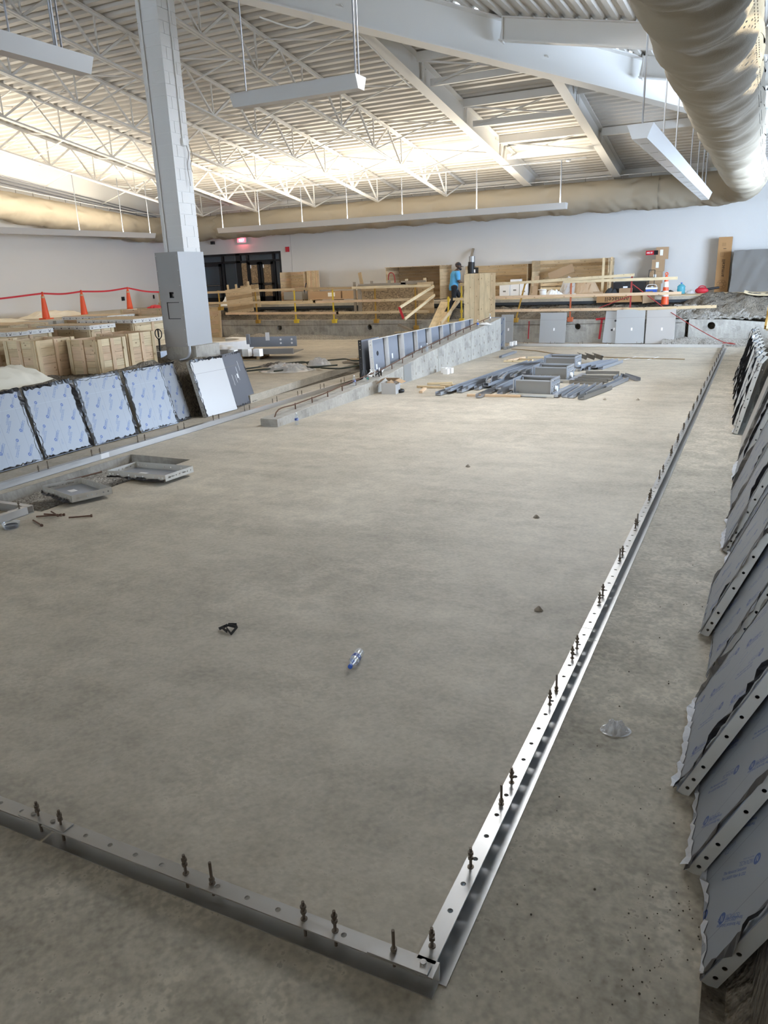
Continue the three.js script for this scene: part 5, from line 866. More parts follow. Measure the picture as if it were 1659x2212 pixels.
// water bottles
function bottle(label, x, y, z, o = {}) {
  const g = thing('water_bottle', label, 'bottle', [x, y, z], 'water bottles'), r = 0.033;
  mesh('body', lathe([[0, 0.002], [r * 0.8, 0.002], [r, 0.012], [r, 0.05], [r * 0.92, 0.06], [r, 0.075], [r, 0.125], [r * 0.9, 0.135], [r, 0.145], [r * 0.75, 0.17], [0.013, 0.19], [0.013, 0.2]], 20), M.plasticClear, g);
  mesh('label_band', lathe([[r + 0.0006, 0.078], [r + 0.0006, 0.122]], 20), o.label ?? M.blue, g); mesh('cap', new THREE.CylinderGeometry(0.0155, 0.0155, 0.018, 14).translate(0, 0.207, 0), o.cap ?? M.white, g);
  if (o.lie) { g.rotation.order = 'YXZ'; g.rotation.set(R2, o.lie, 0); g.position.y = y + r; }
  return g;
}
M.bottleLabel = S({ map: canvasTex(256, 64, (c) => { c.fillStyle = '#1f3f8f'; c.fillRect(0, 0, 256, 64); c.fillStyle = '#dfe7f5'; c.font = 'bold 26px sans-serif'; c.fillText('spring', 20, 42); c.fillText('water', 140, 42); c.fillRect(0, 0, 256, 5); c.fillRect(0, 59, 256, 5); }), roughness: 0.4 });
bottle('blue capped water bottle lying on the open slab', -2.24, 0, -4.06, { lie: 0.16, label: M.bottleLabel, cap: M.blue });
bottle('water bottle standing at the tip of the divider', -7.17, 0, -11.12, { label: M.bottleLabel }); bottle('water bottle standing on the divider crest by the clamps', -7.56, 0.255, -14.05, { label: M.bottleLabel }); bottle('small green labelled bottle on the divider crest by the clamps', -7.5, 0.27, -14.55, { label: S({ color: new THREE.Color(0.02, 0.25, 0.2), roughness: 0.4 }) }).scale.setScalar(0.7);
bottle('empty bottle standing on the divider crest before the third panel', -7.5, 0.55, -17.9, { label: M.plasticClear }); bottle('water bottle standing high on the divider crest near its far end', -7.5, 0.86, -21.8, {}); bottle('white bottle on the divider crest at the far end', -7.55, 0.95, -23.1, { label: M.white });
tag(mesh('paper_sheet', heapG(0.5, 0.3, 0.05, 10, 71).translate(-7.45, 0.9, -22.3), M.paper), 'white paper sheet lying on the divider crest', 'paper');
{ const g = thing('clamp_pile', 'pile of black and white clamps on the divider crest', 'clamps', [-7.58, 0.27, -14.95]); for (let k = 0; k < 14; k++) { const a = V(rr(-0.12, 0.12), rr(0.02, 0.1), rr(-0.5, 0.4)), b = a.clone().add(V(rr(-0.1, 0.1), rr(0, 0.16), rr(-0.16, 0.16))); mesh('clamp', rodG(a, b, 0.014, 7), k % 2 ? M.black : M.white, g); } }
// carton, tape, white blocks
{ const g = thing('cardboard_box', 'open grey carton with flaps beside the divider', 'carton', [-7.06, 0, -14.78]); g.rotation.y = 0.1; const w = 0.32, d = 0.3, h = 0.24; for (const [x, z, a, b] of [[0, d / 2, w, 0.006], [0, -d / 2, w, 0.006], [w / 2, 0, 0.006, d], [-w / 2, 0, 0.006, d]]) mesh('side', boxG(a, h, b, x, h / 2, z), S({ color: new THREE.Color(0.5, 0.48, 0.45), roughness: 0.85 }), g); mesh('bottom', boxG(w, 0.006, d, 0, 0.004, 0), M.card, g);
  for (const [x, z, rx, rz] of [[w / 2 + 0.07, 0, 0, -0.4], [-w / 2 - 0.06, 0, 0, 0.7], [0, -d / 2 - 0.05, -0.6, 0]]) { const m = mesh('flap', boxG(rz ? 0.16 : w, 0.005, rz ? d : 0.15), M.card, g); m.position.set(x, h + 0.03, z); m.rotation.set(rx, 0, rz); } mesh('contents', heapG(0.26, 0.24, 0.12, 14, 81).translate(0, 0.14, 0), M.cardLight, g); }
tag(mesh('tape_roll', new THREE.TorusGeometry(0.075, 0.03, 10, 24).scale(1, 1, 1.3).rotateX(R2).translate(-6.92, 0.035, -14.93), M.black), 'black tape roll on the slab beside the carton', 'tape roll');
[[-7.16, 0.065, -18.2], [-7.0, 0.065, -18.15], [-7.05, 0.065, -17.95]].forEach(([x, y, z], i) => tag(mesh('foam_block', boxG(0.13, 0.13, 0.14, x + i * 0.02, y, z), M.white), ['white cube at the divider foot, left of three', 'white cube at the divider foot, rear of three', 'white cube at the divider foot, nearest of three'][i], 'block', 'white cubes at the divider'));
[[-7.18, -24.2], [-7.15, -24.5]].forEach(([x, z], i) => tag(mesh('foam_block', boxG(0.1, 0.12, 0.1, x, 0.15, z), M.white), ['small white cube on the rail at the divider end, nearer', 'small white cube on the rail at the divider end, farther'][i], 'block'));
// ------------------------------------------------------------------ channel pile
function channelG(L, w, h, t = 0.004, lip = 0) { const s = poly([[-w / 2, 0], [w / 2, 0], [w / 2, h], [w / 2 - lip, h], [w / 2 - lip, h - t], [w / 2 - t, h - t], [w / 2 - t, t], [-w / 2 + t, t], [-w / 2 + t, h], [-w / 2, h]]); const g = extr(s, L); return g.translate(0, 0, -L / 2); }
{
  const cg = channelG(5.2, 0.12, 0.07), sg = channelG(1.45, 0.13, 0.075, 0.005, 0.02), tg = channelG(0.75, 0.11, 0.06, 0.005, 0.02);
  const put = (geo, x, y, z, yaw, lab, mat = M.galv, up = 0, grp = 'long steel channels') => { const m = mesh('steel_channel', geo, mat); m.position.set(x, y, z); m.rotation.set(0, yaw, up, 'YXZ'); tag(m, lab, 'channel', grp); return m; };
  const N = ['first', 'second', 'third', 'fourth', 'fifth', 'sixth', 'seventh'];
  for (let k = 0; k < 7; k++) put(cg, -5.72 + 0.13 * k - (k % 2) * 0.02, 0.015 + (k % 2) * 0.045, -17.25 - 0.22 * k, -0.075 + 0.01 * (k % 3), `long grey steel channel in the left bundle, ${N[k]} from the divider side`);
  for (let k = 0; k < 6; k++) put(channelG([4.6, 3.4, 4.4, 3.0, 4.2, 3.6][k], 0.12, 0.07), -4.88 + 0.13 * k, 0.015 + (k % 2) * 0.05, -16.85 - 0.2 * (k % 3), -0.05 + 0.008 * k, `long grey steel channel in the middle bundle, ${N[k]} from the divider side`);
  for (let k = 0; k < 4; k++) put(tg, -5.3 + 0.16 * k, 0.12 + 0.03 * (k % 2), -16.2 - 0.5 * k, 0.25 - 0.1 * k, `short bright steel piece resting on the left bundle, ${N[k]} from the near end`);
  for (let k = 0; k < 6; k++) put(sg, -3.48 + 0.16 * k, 0.01, [-15.75, -15.7, -15.65, -15.9, -15.5, -16.85][k], -0.08 + 0.05 * (k % 2) + (k > 3 ? -0.12 : 0), `short folded steel profile on the slab, ${N[k]} of the near row`, k === 4 ? M.steelDull : M.galv, k % 2 ? 0 : 0, 'short steel profiles');
  for (let k = 0; k < 5; k++) put(tg, -3.3 + 0.03 * k, 0.01 + 0.055 * (k > 3 ? 1 : 0), -16.9 - 0.3 * k, 1.45 + 0.06 * k, `brown steel profile in the cross stacked set, ${N[k]} from the near end`, M.steelDull, 0, 'cross stacked profiles');
  for (let k = 0; k < 5; k++) put(sg, -3.85 + 0.13 * k, 0.01 + 0.05 * (k % 2), -19.6 - 0.12 * k, -0.3 + 0.03 * k, `bright steel profile at the far end of the pile, ${N[k]} from the divider side`);
  for (let k = 0; k < 3; k++) put(tg, -4.15 + 0.2 * k, 0.18, -20.6, 0.5, `upturned grey profile end at the far side of the pile, ${N[k]} from the divider side`, M.steelDull, 1.2);
  put(channelG(0.6, 0.11, 0.07), -2.78, 0.01, -17.9, -0.05, 'single short channel lying apart, nearer the pile'); put(channelG(0.85, 0.11, 0.07), -2.52, 0.01, -17.9, 0.55, 'single crooked channel lying farthest from the pile'); put(channelG(1.45, 0.08, 0.06), -6.68, 0.01, -22.2, -0.02, 'single blue grey channel beside the divider foot');
  // three framed gutter units
  [[-4.02, -15.45, 'nearest'], [-4.18, -17.55, 'middle'], [-4.42, -19.5, 'farthest']].forEach(([x, z, w], i) => {
    const g = thing('gutter_unit', `framed steel gutter unit with bolted end plates, ${w} of three`, 'steel unit', [x, 0, z]); g.rotation.y = -0.04; const W = 0.72, D = 1.15;
    mesh('front_sheet', boxG(W, 0.26, 0.006, 0, 0.16, 0.3), M.steelDull, g); mesh('back_sheet', boxG(W, 0.3, 0.006, 0, 0.17, -0.2), M.steelDull, g); mesh('top_lip', boxG(W + 0.04, 0.03, 0.06, 0, 0.32, -0.2), M.galv, g); mesh('top_lip', boxG(W, 0.02, 0.05, 0, 0.3, 0.3), M.galv, g); mesh('base_channel', boxG(W + 0.25, 0.05, 0.1, 0.02, 0.03, 0.48), M.flange, g); mesh('base_sheet', boxG(W, 0.006, D, 0, 0.02, 0), M.galv, g);
    for (const s of [-1, 1]) { const e = mesh('end_plate', boxG(0.02, 0.32, 0.62, s * (W / 2 + 0.03), 0.18, 0.05), M.galv, g); for (let k = 0; k < 5; k++) for (const y of [0.08, 0.2, 0.3]) mesh('bolt_head', new THREE.CylinderGeometry(0.014, 0.014, 0.02, 6).rotateZ(R2).translate(s * (W / 2 + 0.05), y, -0.2 + 0.12 * k), M.steel, e); mesh('flange_stub', new THREE.CylinderGeometry(0.06, 0.06, 0.05, 16).rotateZ(R2).translate(s * (W / 2 + 0.07), 0.12, 0.1), M.white, g); }
    mesh('side_rail', barG(V(W / 2 + 0.16, 0.04, 0.5), V(W / 2 + 0.16, 0.04, -0.7), 0.12, 0.05), M.galv, g);
  });
}
[[-2.55, -14.9], [-1.95, -15.0], [-3.3, -9.2], [-1.3, -5.2], [-1.9, -7.4]].forEach(([x, z], i) => tag(mesh('debris_chip', heapG(0.07, 0.05, 0.03, 6, 90 + i).translate(x, 0.002, z), M.woodGrey), ['dark scrap on the slab right of the short profiles', 'smaller dark scrap farther right of the short profiles', 'dark scrap in the middle of the open slab', 'dark scrap near the right rail', 'dark chip on the slab beside the right rail, midway'][i], 'scrap'));
{ // pebbles and crumbs on the sandy strip
  const l = []; for (let k = 0; k < 130; k++) { const x = -0.7 + rnd() * 0.75, z = -1.6 - rnd() * rnd() * 8, r = 0.001 + rnd() * rnd() * 0.005; l.push(new THREE.DodecahedronGeometry(r, 0).translate(x, r * 0.6, z)); }
  for (let k = 0; k < 110; k++) { const r = 0.001 + rnd() * 0.0028; l.push(new THREE.DodecahedronGeometry(r, 0).translate(-0.25 + rnd() * 0.4, r * 0.6, -1.9 - rnd() * 0.9)); }
  stuff('gravel', merge(l), M.dirt, 'scattered crumbs and pebbles on the sandy strip outside the rail', 'pebbles');
}
// ------------------------------------------------------------------ goods at the back wall
function printed(w, h, draw, base = '#a98257') { return S({ map: canvasTex(h > 3 * w ? 460 : 512, Math.max(64, Math.round((h > 3 * w ? 460 : 512) * h / w)), (c, W, H) => { c.fillStyle = base; c.fillRect(0, 0, W, H); draw(c, W, H); }), roughness: 0.9 }); }
function carton(label, x, y, z, w, h, d, o = {}) {
  const g = thing('cardboard_box', label, 'carton', [x, y, z], o.group); g.rotation.set(o.tip ?? 0, o.rot ?? 0, 0);
  mesh('body', boxG(w, h, d, 0, h / 2, 0), o.mat ?? M.card, g); mesh('tape', boxG(0.05, 0.002, d, 0, h + 0.001, 0), M.cardLight, g);
  if (o.face) mesh('printed_face', new THREE.PlaneGeometry(w * 0.99, h * 0.99).translate(0, h / 2, d / 2 + 0.002), o.face, g);
  if (o.label) mesh('sticker', boxG(o.label[2], o.label[3], 0.002, o.label[0], o.label[1], d / 2 + 0.002), M.stickerPrint, g);
  return g;
}
M.stickerPrint = S({ map: canvasTex(128, 64, (c) => { c.fillStyle = '#e9e9e4'; c.fillRect(0, 0, 128, 64); c.fillStyle = '#222'; c.fillRect(10, 10, 40, 44); for (let k = 0; k < 4; k++) c.fillRect(60, 12 + k * 11, 54, 5); }), roughness: 0.7 });
carton('long brown carton with white label behind the guard rail', -16.85, DECK + 0.15, -29.3, 1.6, 0.3, 0.6, { label: [0.35, 0.17, 0.34, 0.16] }); carton('second brown carton right of the labelled one', -15.5, DECK + 0.15, -29.3, 0.95, 0.3, 0.6, {}); carton('grey plastic bin inside the crate by the doors', -18.75, DECK + 0.12, -29.8, 0.95, 0.34, 0.6, { mat: S({ color: new THREE.Color(0.28, 0.27, 0.25), roughness: 0.7 }) });
tag(mesh('hand_truck', merge([tubeG([V(-18.35, 1.45, -29.7), V(-18.25, 1.95, -29.75), V(-18.2, 2.2, -29.8)], 0.02, 16, 6), rodG(V(-18.3, 1.95, -29.8), V(-18.32, 1.5, -29.7), 0.03)]), M.black), 'black tool handle leaning in the crate by the doors', 'tool');
// stack with strapping, tall cartons
[[0.36, 'bottom'], [0.42, 'second'], [0.42, 'third'], [0.42, 'top']].reduce((y, [h, w], i) => { carton(`brown strapped carton, ${w} of the tall stack`, -3.66 + 0.05 * i + (i === 3 ? 0.06 : 0), y, -30.55, 0.42, h, 0.42, { rot: 0.04 * (i - 1), label: [-0.02, h * 0.55, 0.1, 0.2], group: 'tall carton stack' }); return y + h + 0.004; }, DECK);
{ const g = thing('tool_case', 'red tool case with white lettering on the carton stack', 'case', [-3.78, 2.83, -30.3]); g.rotation.y = 0.1; mesh('case_body', boxG(0.42, 0.15, 0.16), M.redPaint, g); mesh('case_front', new THREE.PlaneGeometry(0.42, 0.15).translate(0, 0, 0.082), printed(0.42, 0.15, (c, W, H) => { c.fillStyle = '#151315'; c.fillRect(W * 0.66, 0, W, H); c.fillStyle = '#fff'; c.font = 'italic bold 92px sans-serif'; c.fillText('HILTI', 30, H * 0.68); }, '#b01722'), g); }
const arm = (c, W, H, vertical) => { c.fillStyle = '#4a382b'; c.strokeStyle = '#4a382b'; c.save(); if (vertical) { c.translate(W * 0.62, H * 0.72); c.rotate(-R2); c.font = 'bold 150px sans-serif'; c.fillText('armacell', 0, 0); c.restore(); c.lineWidth = 6; c.beginPath(); c.arc(W / 2, H * 0.86, W * 0.36, 0, 7); c.stroke(); for (let k = 0; k < 7; k++) { c.beginPath(); c.moveTo(W / 2 + W * 0.36 * Math.cos(k * 0.9), H * 0.86 + W * 0.36 * Math.sin(k * 0.9)); c.lineTo(W / 2 + W * 0.36 * Math.cos(k * 0.9 + 2.3), H * 0.86 + W * 0.36 * Math.sin(k * 0.9 + 2.3)); c.stroke(); } c.fillRect(W * 0.4, H * 0.2, W * 0.22, 20); for (let k = 0; k < 5; k++) c.fillRect(W * (0.3 + 0.06 * k), H * 0.1, 6, H * 0.06); c.lineWidth = 4; c.strokeRect(W * 0.22, H * 0.27, W * 0.3, H * 0.07); } else { c.translate(W * 0.72, H * 0.3); c.rotate(Math.PI); c.font = 'bold 66px sans-serif'; c.fillText('armacell', 0, 0); c.restore(); } };
carton('tall narrow printed carton standing by the grey tarp', -1.37, DECK, -30.6, 0.44, 1.87, 0.3, { tip: -0.02, face: printed(0.44, 1.87, (c, W, H) => arm(c, W, H, true)) });
carton('long printed carton lying on the deck edge behind the red post', -4.45, DECK - 0.18, -28.0, 1.55, 0.26, 0.3, { rot: -0.06, tip: -0.15, face: printed(1.55, 0.26, (c, W, H) => arm(c, W, H, false)) }); carton('crushed carton end right of the lying printed carton', -3.55, DECK - 0.16, -28.05, 0.4, 0.3, 0.34, { rot: 0.4, tip: 0.2 }); carton('small brown carton on the deck before the crates', -5.35, DECK, -28.75, 0.34, 0.18, 0.3, { rot: 0.2 });
carton('small brown carton in front of the black tool chest', -4.5, DECK + 0.02, -29.5, 0.42, 0.24, 0.34, {});
// white equipment and cooler boxes
[[-9.0, 0.42, 0.56, 'left'], [-8.62, 0.36, 0.66, 'middle'], [-8.3, 0.3, 0.52, 'right']].forEach(([x, w, h, l], i) => { const m = carton(`white carton in the crate behind the plank door, ${l} one`, x, DECK + 0.03, -29.6, w, h, 0.4, { mat: M.white, rot: 0.15 * (i - 1), group: 'white cartons' }); mesh('mark', boxG(0.12, 0.05, 0.002, 0, h * 0.4, 0.203), M.steelDull, m); });
{ const g = thing('tool_chest', 'black plastic tool chest behind the middle rail', 'chest', [-4.45, DECK + 0.01, -30.05]); mesh('chest_body', boxG(1.1, 0.44, 0.5, 0, 0.22, 0), M.black, g); mesh('chest_lid', boxG(1.14, 0.12, 0.54, 0.08, 0.52, 0), M.foam, g); mesh('latch', boxG(0.1, 0.08, 0.02, -0.2, 0.4, 0.26), M.foam, g); mesh('sticker', boxG(0.16, 0.12, 0.002, -0.12, 0.25, 0.252), M.paper, g); }
{ const g = thing('cooler', 'small blue cooler with white lid by the carton stack', 'cooler', [-3.6, DECK, -29.4]); mesh('tub', boxG(0.36, 0.2, 0.26, 0, 0.1, 0), M.blue, g); mesh('lid', boxG(0.38, 0.06, 0.28, 0, 0.235, 0), M.white, g); mesh('handle', tubeG([V(-0.18, 0.2, 0), V(-0.15, 0.34, 0), V(0.15, 0.34, 0), V(0.18, 0.2, 0)], 0.01, 20, 6), M.white, g); }
{ const g = thing('water_jug', 'clear cyan water jug on the deck past the cone', 'jug', [-2.62, DECK, -29.55]); mesh('body', lathe([[0, 0.01], [0.13, 0.01], [0.14, 0.04], [0.13, 0.1], [0.14, 0.16], [0.13, 0.22], [0.14, 0.27], [0.08, 0.33], [0.03, 0.35], [0.03, 0.38]], 20), PH({ color: new THREE.Color(0.25, 0.7, 0.8), transmission: 0.7, roughness: 0.15, thickness: 0, side: THREE.DoubleSide }), g); mesh('cap', new THREE.CylinderGeometry(0.035, 0.035, 0.03, 14).translate(0, 0.385, 0), M.blue, g); }
{ const g = thing('leaf_blower', 'red blower with black nozzle at the tall carton foot', 'blower', [-1.95, DECK, -29.65]); mesh('motor_body', new THREE.SphereGeometry(0.16, 18, 12).scale(1.4, 0.7, 0.8).translate(0, 0.11, 0), M.redPaint, g); mesh('nozzle', rodG(V(0.1, 0.14, 0), V(0.55, 0.2, -0.1), 0.04, 12), M.black, g); mesh('grip', tubeG([V(-0.15, 0.16, 0), V(-0.05, 0.26, 0), V(0.1, 0.24, 0), V(0.14, 0.15, 0)], 0.02, 16, 6), M.redPaint, g); }
heap('tool_bag', 'low black bag on the deck behind the banded cone', 'bag', -3.05, DECK, -29.3, 0.8, 0.4, 0.16, M.black, 101, 0, 0.5, 16); heap('tool_bag', 'dark tool pile left of the small brown carton', 'tools', -5.0, DECK, -29.4, 0.6, 0.5, 0.26, M.foam, 103, 0, 0.9, 18); heap('plastic_sheet', 'crumpled clear wrap beside the water jug', 'plastic', -2.3, DECK, -29.5, 0.4, 0.3, 0.12, M.sheetPlastic, 105, 0, 1, 16);
{ const g = thing('paint_bucket', 'white bucket with green base on the deck edge', 'bucket', [-7.3, DECK, -28.55]); mesh('bucket_body', lathe([[0, 0.002], [0.11, 0.002], [0.125, 0.26], [0.12, 0.26], [0.105, 0.02], [0, 0.02]], 20), M.white, g); mesh('green_band', lathe([[0.1125, 0.01], [0.117, 0.1]], 20), S({ color: new THREE.Color(0.02, 0.2, 0.1), roughness: 0.5 }), g); mesh('lid', new THREE.CylinderGeometry(0.135, 0.135, 0.03, 20).translate(0, 0.265, 0), M.white, g); mesh('lid', new THREE.CylinderGeometry(0.15, 0.15, 0.03, 20).translate(-0.03, 0.31, 0), M.white, g); }
{ const g = thing('wire_stand', 'black wire rack against the carton stack', 'rack', [-3.72, DECK, -30.1]); for (const x of [-0.1, 0.1]) mesh('upright', rodG(V(x, 0, 0), V(x, 0.85, -0.1), 0.012), M.black, g); for (const y of [0.3, 0.6, 0.85]) mesh('rung', rodG(V(-0.1, y, -0.1 * y), V(0.1, y, -0.1 * y), 0.01), M.black, g); }
boardT('sheet_offcut', 'dark panel offcut leaning in the gap between two crates', [-7.95, 1.42, -29.6], [-7.98, 2.15, -30.0], 0.32, 0.02, M.cardLight, undefined, V(0, 0, 1)); boardT('sheet_offcut', 'brown board offcut on top of the leaning pallet', [-7.5, 2.1, -30.2], [-6.6, 2.42, -30.3], 0.02, 0.3, M.card);
{ const g = thing('mast_tool', 'black drum with silver top standing behind the worker', 'machine', [-10.55, DECK, -29.9]); mesh('drum', new THREE.CylinderGeometry(0.13, 0.13, 1.3, 18).translate(0, 0.75, 0), M.black, g); mesh('cap', new THREE.CylinderGeometry(0.12, 0.12, 0.22, 18).translate(0.02, 1.5, 0), M.galv, g); mesh('control', boxG(0.14, 0.4, 0.14, 0.2, 0.98, 0), M.black, g); mesh('tag', boxG(0.06, 0.12, 0.01, 0.16, 1.05, 0.075), M.paper, g); mesh('tag', boxG(0.06, 0.12, 0.01, 0.16, 0.87, 0.075), M.paper, g); }
{ const g = thing('coil_reel', 'black reel with yellow spokes on the bank', 'reel', [0.42, 1.2, -14.6]); g.rotation.y = 0.5; mesh('rim', new THREE.TorusGeometry(0.2, 0.05, 10, 28), M.black, g); for (let k = 0; k < 5; k++) mesh('spoke', rodG(V(0, 0, 0.02), V(0.17 * Math.cos(k * 1.257), 0.17 * Math.sin(k * 1.257), 0.02), 0.02, 6), M.yellow, g); mesh('hub', new THREE.CylinderGeometry(0.05, 0.05, 0.08, 14).rotateX(R2), M.black, g); }
// paint marks on the far wall and lead sheets
{ const g = thing('paint_letter', 'large red spray painted letter T on the far wall', 'paint mark', [-4.72, 0, -26.294]); mesh('stroke', barG(V(-0.2, 0.76, 0), V(0.16, 0.79, 0), 0.004, 0.07), M.redPaint, g); mesh('stroke', barG(V(0.0, 0.77, 0), V(-0.06, 0.12, 0), 0.004, 0.07, V(1, 0, 0)), M.redPaint, g);
  tag(mesh('paint_line', barG(V(-7.18, 0.72, -26.295), V(-7.2, 0.12, -26.295), 0.004, 0.035, V(1, 0, 0)), M.redPaint), 'thin red spray line on the far wall beside the narrow sheet', 'paint mark');
  tag(mesh('paint_line', barG(V(-10.45, 0.78, -26.29), V(-10.5, 0.45, -26.29), 0.004, 0.05, V(1, 0, 0)), M.redPaint), 'short red spray line on the far wall behind the ramp', 'paint mark');
  const d = thing('chalk_mark', 'dark scribbled marks on the far wall between the openings', 'mark', [-15.9, 0, -26.294]); for (const [x, y] of [[0, 0.33], [0.14, 0.5], [-0.02, 0.28], [0.15, 0.44]]) mesh('ring', new THREE.TorusGeometry(0.05, 0.008, 6, 16).translate(x, y, 0), M.steelDull, d);
  tag(mesh('steel_bar', barG(V(-6.75, 0.98, -26.1), V(-6.1, 0.92, -26.1), 0.04, 0.03), M.galv), 'short bright bar resting on the lone grey sheet', 'bar'); }
[[-20.3, -11.2, 0.62], [-10.3, -2.2, 0.6]].forEach(([a, b, y], i) => tag(mesh('wall_cable', tubeG([V(a, y + 0.03, -26.28), V((a * 2 + b) / 3, y, -26.28), V((a + 2 * b) / 3, y + 0.02, -26.28), V(b, y + 0.04, -26.28)], 0.007, 40, 5), M.bolt), ['thin dark cable along the far wall left of the ramp', 'thin dark cable along the far wall behind the grey sheets'][i], 'cable'));
// ------------------------------------------------------------------ worker on the ramp
{
  const base = V(-10.22, 0.99, -27.0), f = V(0.82, 0, -0.57).normalize(), r = V(-f.z, 0, f.x);
  const L = (F, R, U) => V(base.x + f.x * F + r.x * R, base.y + U, base.z + f.z * F + r.z * R);
  const seg = (p, a, b, ra, rb) => { const ab = b.clone().sub(a), t = Math.max(0, Math.min(1, p.clone().sub(a).dot(ab) / ab.lengthSq())); return p.distanceTo(a.clone().addScaledVector(ab, t)) - (ra + (rb - ra) * t); };
  const smin = (a, b, k) => { const h = Math.max(0, Math.min(1, 0.5 + 0.5 * (b - a) / k)); return b + (a - b) * h - k * h * (1 - h); };
  function field(bones, k, c, half, res, clip) {
    const mc = new MarchingCubes(res, new THREE.MeshBasicMaterial(), false, false, 60000); mc.isolation = 0; const h = mc.halfsize, p = V(0, 0, 0);
    for (let z = 0; z < res; z++) for (let y = 0; y < res; y++) for (let x = 0; x < res; x++) { p.set(c.x + (x - h) / h * half, c.y + (y - h) / h * half, c.z + (z - h) / h * half); let d = 1e3; for (const b of bones) d = smin(d, seg(p, b[0], b[1], b[2], b[3]), k); if (clip) d = Math.max(d, clip(p)); mc.field[x + y * res + z * res * res] = -d; }
    mc.update(); const n = mc.count, pos = new Float32Array(n * 3); for (let i = 0; i < n; i++) { pos[i * 3] = mc.positionArray[i * 3] * half + c.x; pos[i * 3 + 1] = mc.positionArray[i * 3 + 1] * half + c.y; pos[i * 3 + 2] = mc.positionArray[i * 3 + 2] * half + c.z; }
    let g = new THREE.BufferGeometry(); g.setAttribute('position', new THREE.BufferAttribute(pos, 3)); g = mergeVertices(g, 1e-4); g.computeVertexNormals(); g.setAttribute('uv', new THREE.BufferAttribute(new Float32Array(g.attributes.position.count * 2), 2)); return g;
  }
  const J = { hip: L(0, 0, 0.93), chest: L(0.08, 0, 1.32), neck: L(0.13, 0, 1.46), head: L(0.2, 0, 1.63), sR: L(0.1, 0.19, 1.4), sL: L(0.1, -0.19, 1.4), eR: L(0.14, 0.25, 1.12), eL: L(0.2, -0.24, 1.14), wR: L(0.38, 0.2, 0.95), wL: L(0.42, -0.16, 0.98), hR: L(0.0, 0.1, 0.9), hL: L(0.02, -0.1, 0.9), kR: L(-0.02, 0.1, 0.5), aR: L(-0.27, 0.1, 0.1), kL: L(0.26, -0.1, 0.58), aL: L(0.24, -0.1, 0.26) };
  const legs = [[J.hip, J.hR, 0.13, 0.1], [J.hip, J.hL, 0.13, 0.1], [J.hR, J.kR, 0.095, 0.066], [J.kR, J.aR, 0.066, 0.045], [J.hL, J.kL, 0.095, 0.066], [J.kL, J.aL, 0.066, 0.045]];
  const torso = [[J.hip, J.chest, 0.135, 0.165], [J.chest, J.neck, 0.15, 0.075], [J.sR, J.sL, 0.085, 0.085]];
  const arms = [[J.sR, J.eR, 0.06, 0.046], [J.eR, J.wR, 0.046, 0.032], [J.sL, J.eL, 0.06, 0.046], [J.eL, J.wL, 0.046, 0.032]];
  const hd = [[J.neck, J.head.clone().add(V(0, -0.08, 0)), 0.058, 0.058]];
  const skin = S({ color: new THREE.Color(0.085, 0.045, 0.028), roughness: 0.55 }), shirt = S({ color: new THREE.Color(0.10, 0.36, 0.62), roughness: 0.9 }), trouser = S({ color: new THREE.Color(0.014, 0.014, 0.018), roughness: 0.85 });
  const g = thing('person', 'person in a light blue shirt, dark trousers and cap climbing the plank ramp', 'person', [0, 0, 0]);
  const hand = (w, e, out) => { const d = w.clone().sub(e).normalize(), s = d.clone().cross(UPV).normalize().multiplyScalar(out), pm = w.clone().addScaledVector(d, 0.07), b = [[w, pm, 0.026, 0.03]]; [-0.028, -0.009, 0.01, 0.028].forEach((o, i) => { const k0 = pm.clone().addScaledVector(s, o), k1 = k0.clone().addScaledVector(d, 0.03 + 0.006 * (i === 1 || i === 2)).add(V(0, -0.015, 0)), k2 = k1.clone().addScaledVector(d, 0.008).add(V(0, -0.03, 0)); b.push([k0, k1, 0.0095, 0.009], [k1, k2, 0.009, 0.0085]); }); const t0 = w.clone().addScaledVector(d, 0.03).addScaledVector(s, -0.03), t1 = t0.clone().addScaledVector(d, 0.035).addScaledVector(s, -0.012).add(V(0, 0.008, 0)); b.push([t0, t1, 0.011, 0.0095]); return [field(b, 0.008, pm, 0.13, 44), b]; };
  const nose = L(0.31, 0, 1.615), chin = L(0.25, 0, 1.535);
  const headB = [[L(0.17, 0, 1.68), L(0.2, 0, 1.66), 0.098, 0.1], [L(0.22, 0, 1.6), L(0.235, 0, 1.55), 0.075, 0.055], [L(0.285, 0, 1.625), nose, 0.018, 0.016], [L(0.19, 0.095, 1.63), L(0.18, 0.1, 1.6), 0.016, 0.012], [L(0.19, -0.095, 1.63), L(0.18, -0.1, 1.6), 0.016, 0.012]];
  const bodyG = merge([field([...legs, ...torso, ...arms, ...hd], 0.045, L(0.05, 0, 0.85), 0.95, 96), field(headB, 0.025, L(0.22, 0, 1.63), 0.22, 52), hand(J.wR, J.eR, 1)[0], hand(J.wL, J.eL, -1)[0]]);
  mesh('body', bodyG, skin, g);
  const inf = (l, d) => l.map(([a, b, x, y]) => [a, b, x + d, y + d]);
  const sl = (s, e, t) => s.clone().lerp(e, t);
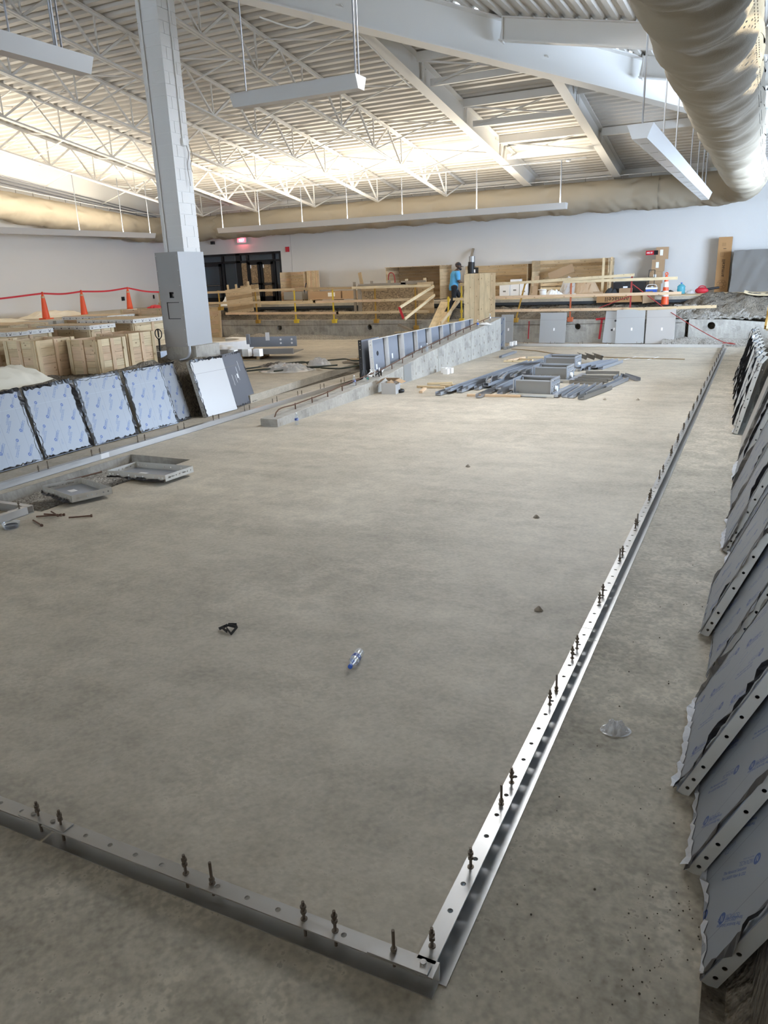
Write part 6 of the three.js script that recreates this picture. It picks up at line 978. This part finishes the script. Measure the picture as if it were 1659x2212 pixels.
  mesh('shirt', field([...inf(torso, 0.016), [J.sR, sl(J.sR, J.eR, 0.72), 0.08, 0.074], [J.sL, sl(J.sL, J.eL, 0.72), 0.08, 0.074], [L(-0.01, 0, 0.86), J.hip, 0.155, 0.152]], 0.05, L(0.06, 0, 1.15), 0.5, 72, (p) => Math.max(p.y - (base.y + 1.475), base.y + 0.8 - p.y)), shirt, g);
  mesh('trousers', field([...inf(legs, 0.014).map((b, i) => (i === 3 || i === 5 ? [b[0], b[1], b[2], 0.068] : b))], 0.04, L(0.0, 0, 0.5), 0.56, 72, (p) => Math.max(p.y - (base.y + 0.97), -1)), trouser, g);
  for (const a of [J.aR, J.aL]) { const h0 = a.clone().addScaledVector(f, -0.05).add(V(0, -0.05, 0)); mesh('shoe', field([[h0, h0.clone().addScaledVector(f, 0.2).add(V(0, 0.01, 0)), 0.048, 0.042], [a, h0, 0.055, 0.05]], 0.03, a.clone().addScaledVector(f, 0.03), 0.24, 36), M.black, g); }
  const cap = mesh('cap', new THREE.SphereGeometry(0.113, 24, 12, 0, Math.PI * 2, 0, Math.PI * 0.5), S({ color: new THREE.Color(0.02, 0.02, 0.024), roughness: 0.85, side: THREE.DoubleSide }), g); cap.position.copy(L(0.18, 0, 1.665)); cap.rotation.set(0, Math.atan2(-f.z, f.x), -0.22, 'YXZ');
  const brim = mesh('cap_brim', extr((() => { const s = new THREE.Shape(); s.absellipse(0.09, 0, 0.11, 0.085, -1.6, 1.6, false); s.closePath(); return s; })(), 0.008).rotateX(-R2), cap.material, g); brim.position.copy(L(0.19, 0, 1.655)); brim.rotation.set(0, Math.atan2(-f.z, f.x), -0.25, 'YXZ');
  mesh('beard', field([[L(0.2, 0.06, 1.565), L(0.27, 0, 1.525), 0.03, 0.036], [L(0.2, -0.06, 1.565), L(0.27, 0, 1.525), 0.03, 0.036]], 0.02, L(0.24, 0, 1.55), 0.14, 32), M.black, g);
  for (const s of [-1, 1]) mesh('eye', new THREE.SphereGeometry(0.012, 10, 8).translate(L(0.288, 0.034 * s, 1.64).x, base.y + 1.64, L(0.288, 0.034 * s, 1.64).z), M.white, g);
  mesh('mouth', barG(L(0.297, -0.02, 1.565), L(0.297, 0.02, 1.565), 0.008, 0.008), M.redPost, g);
}
renderer.render(scene, camera);
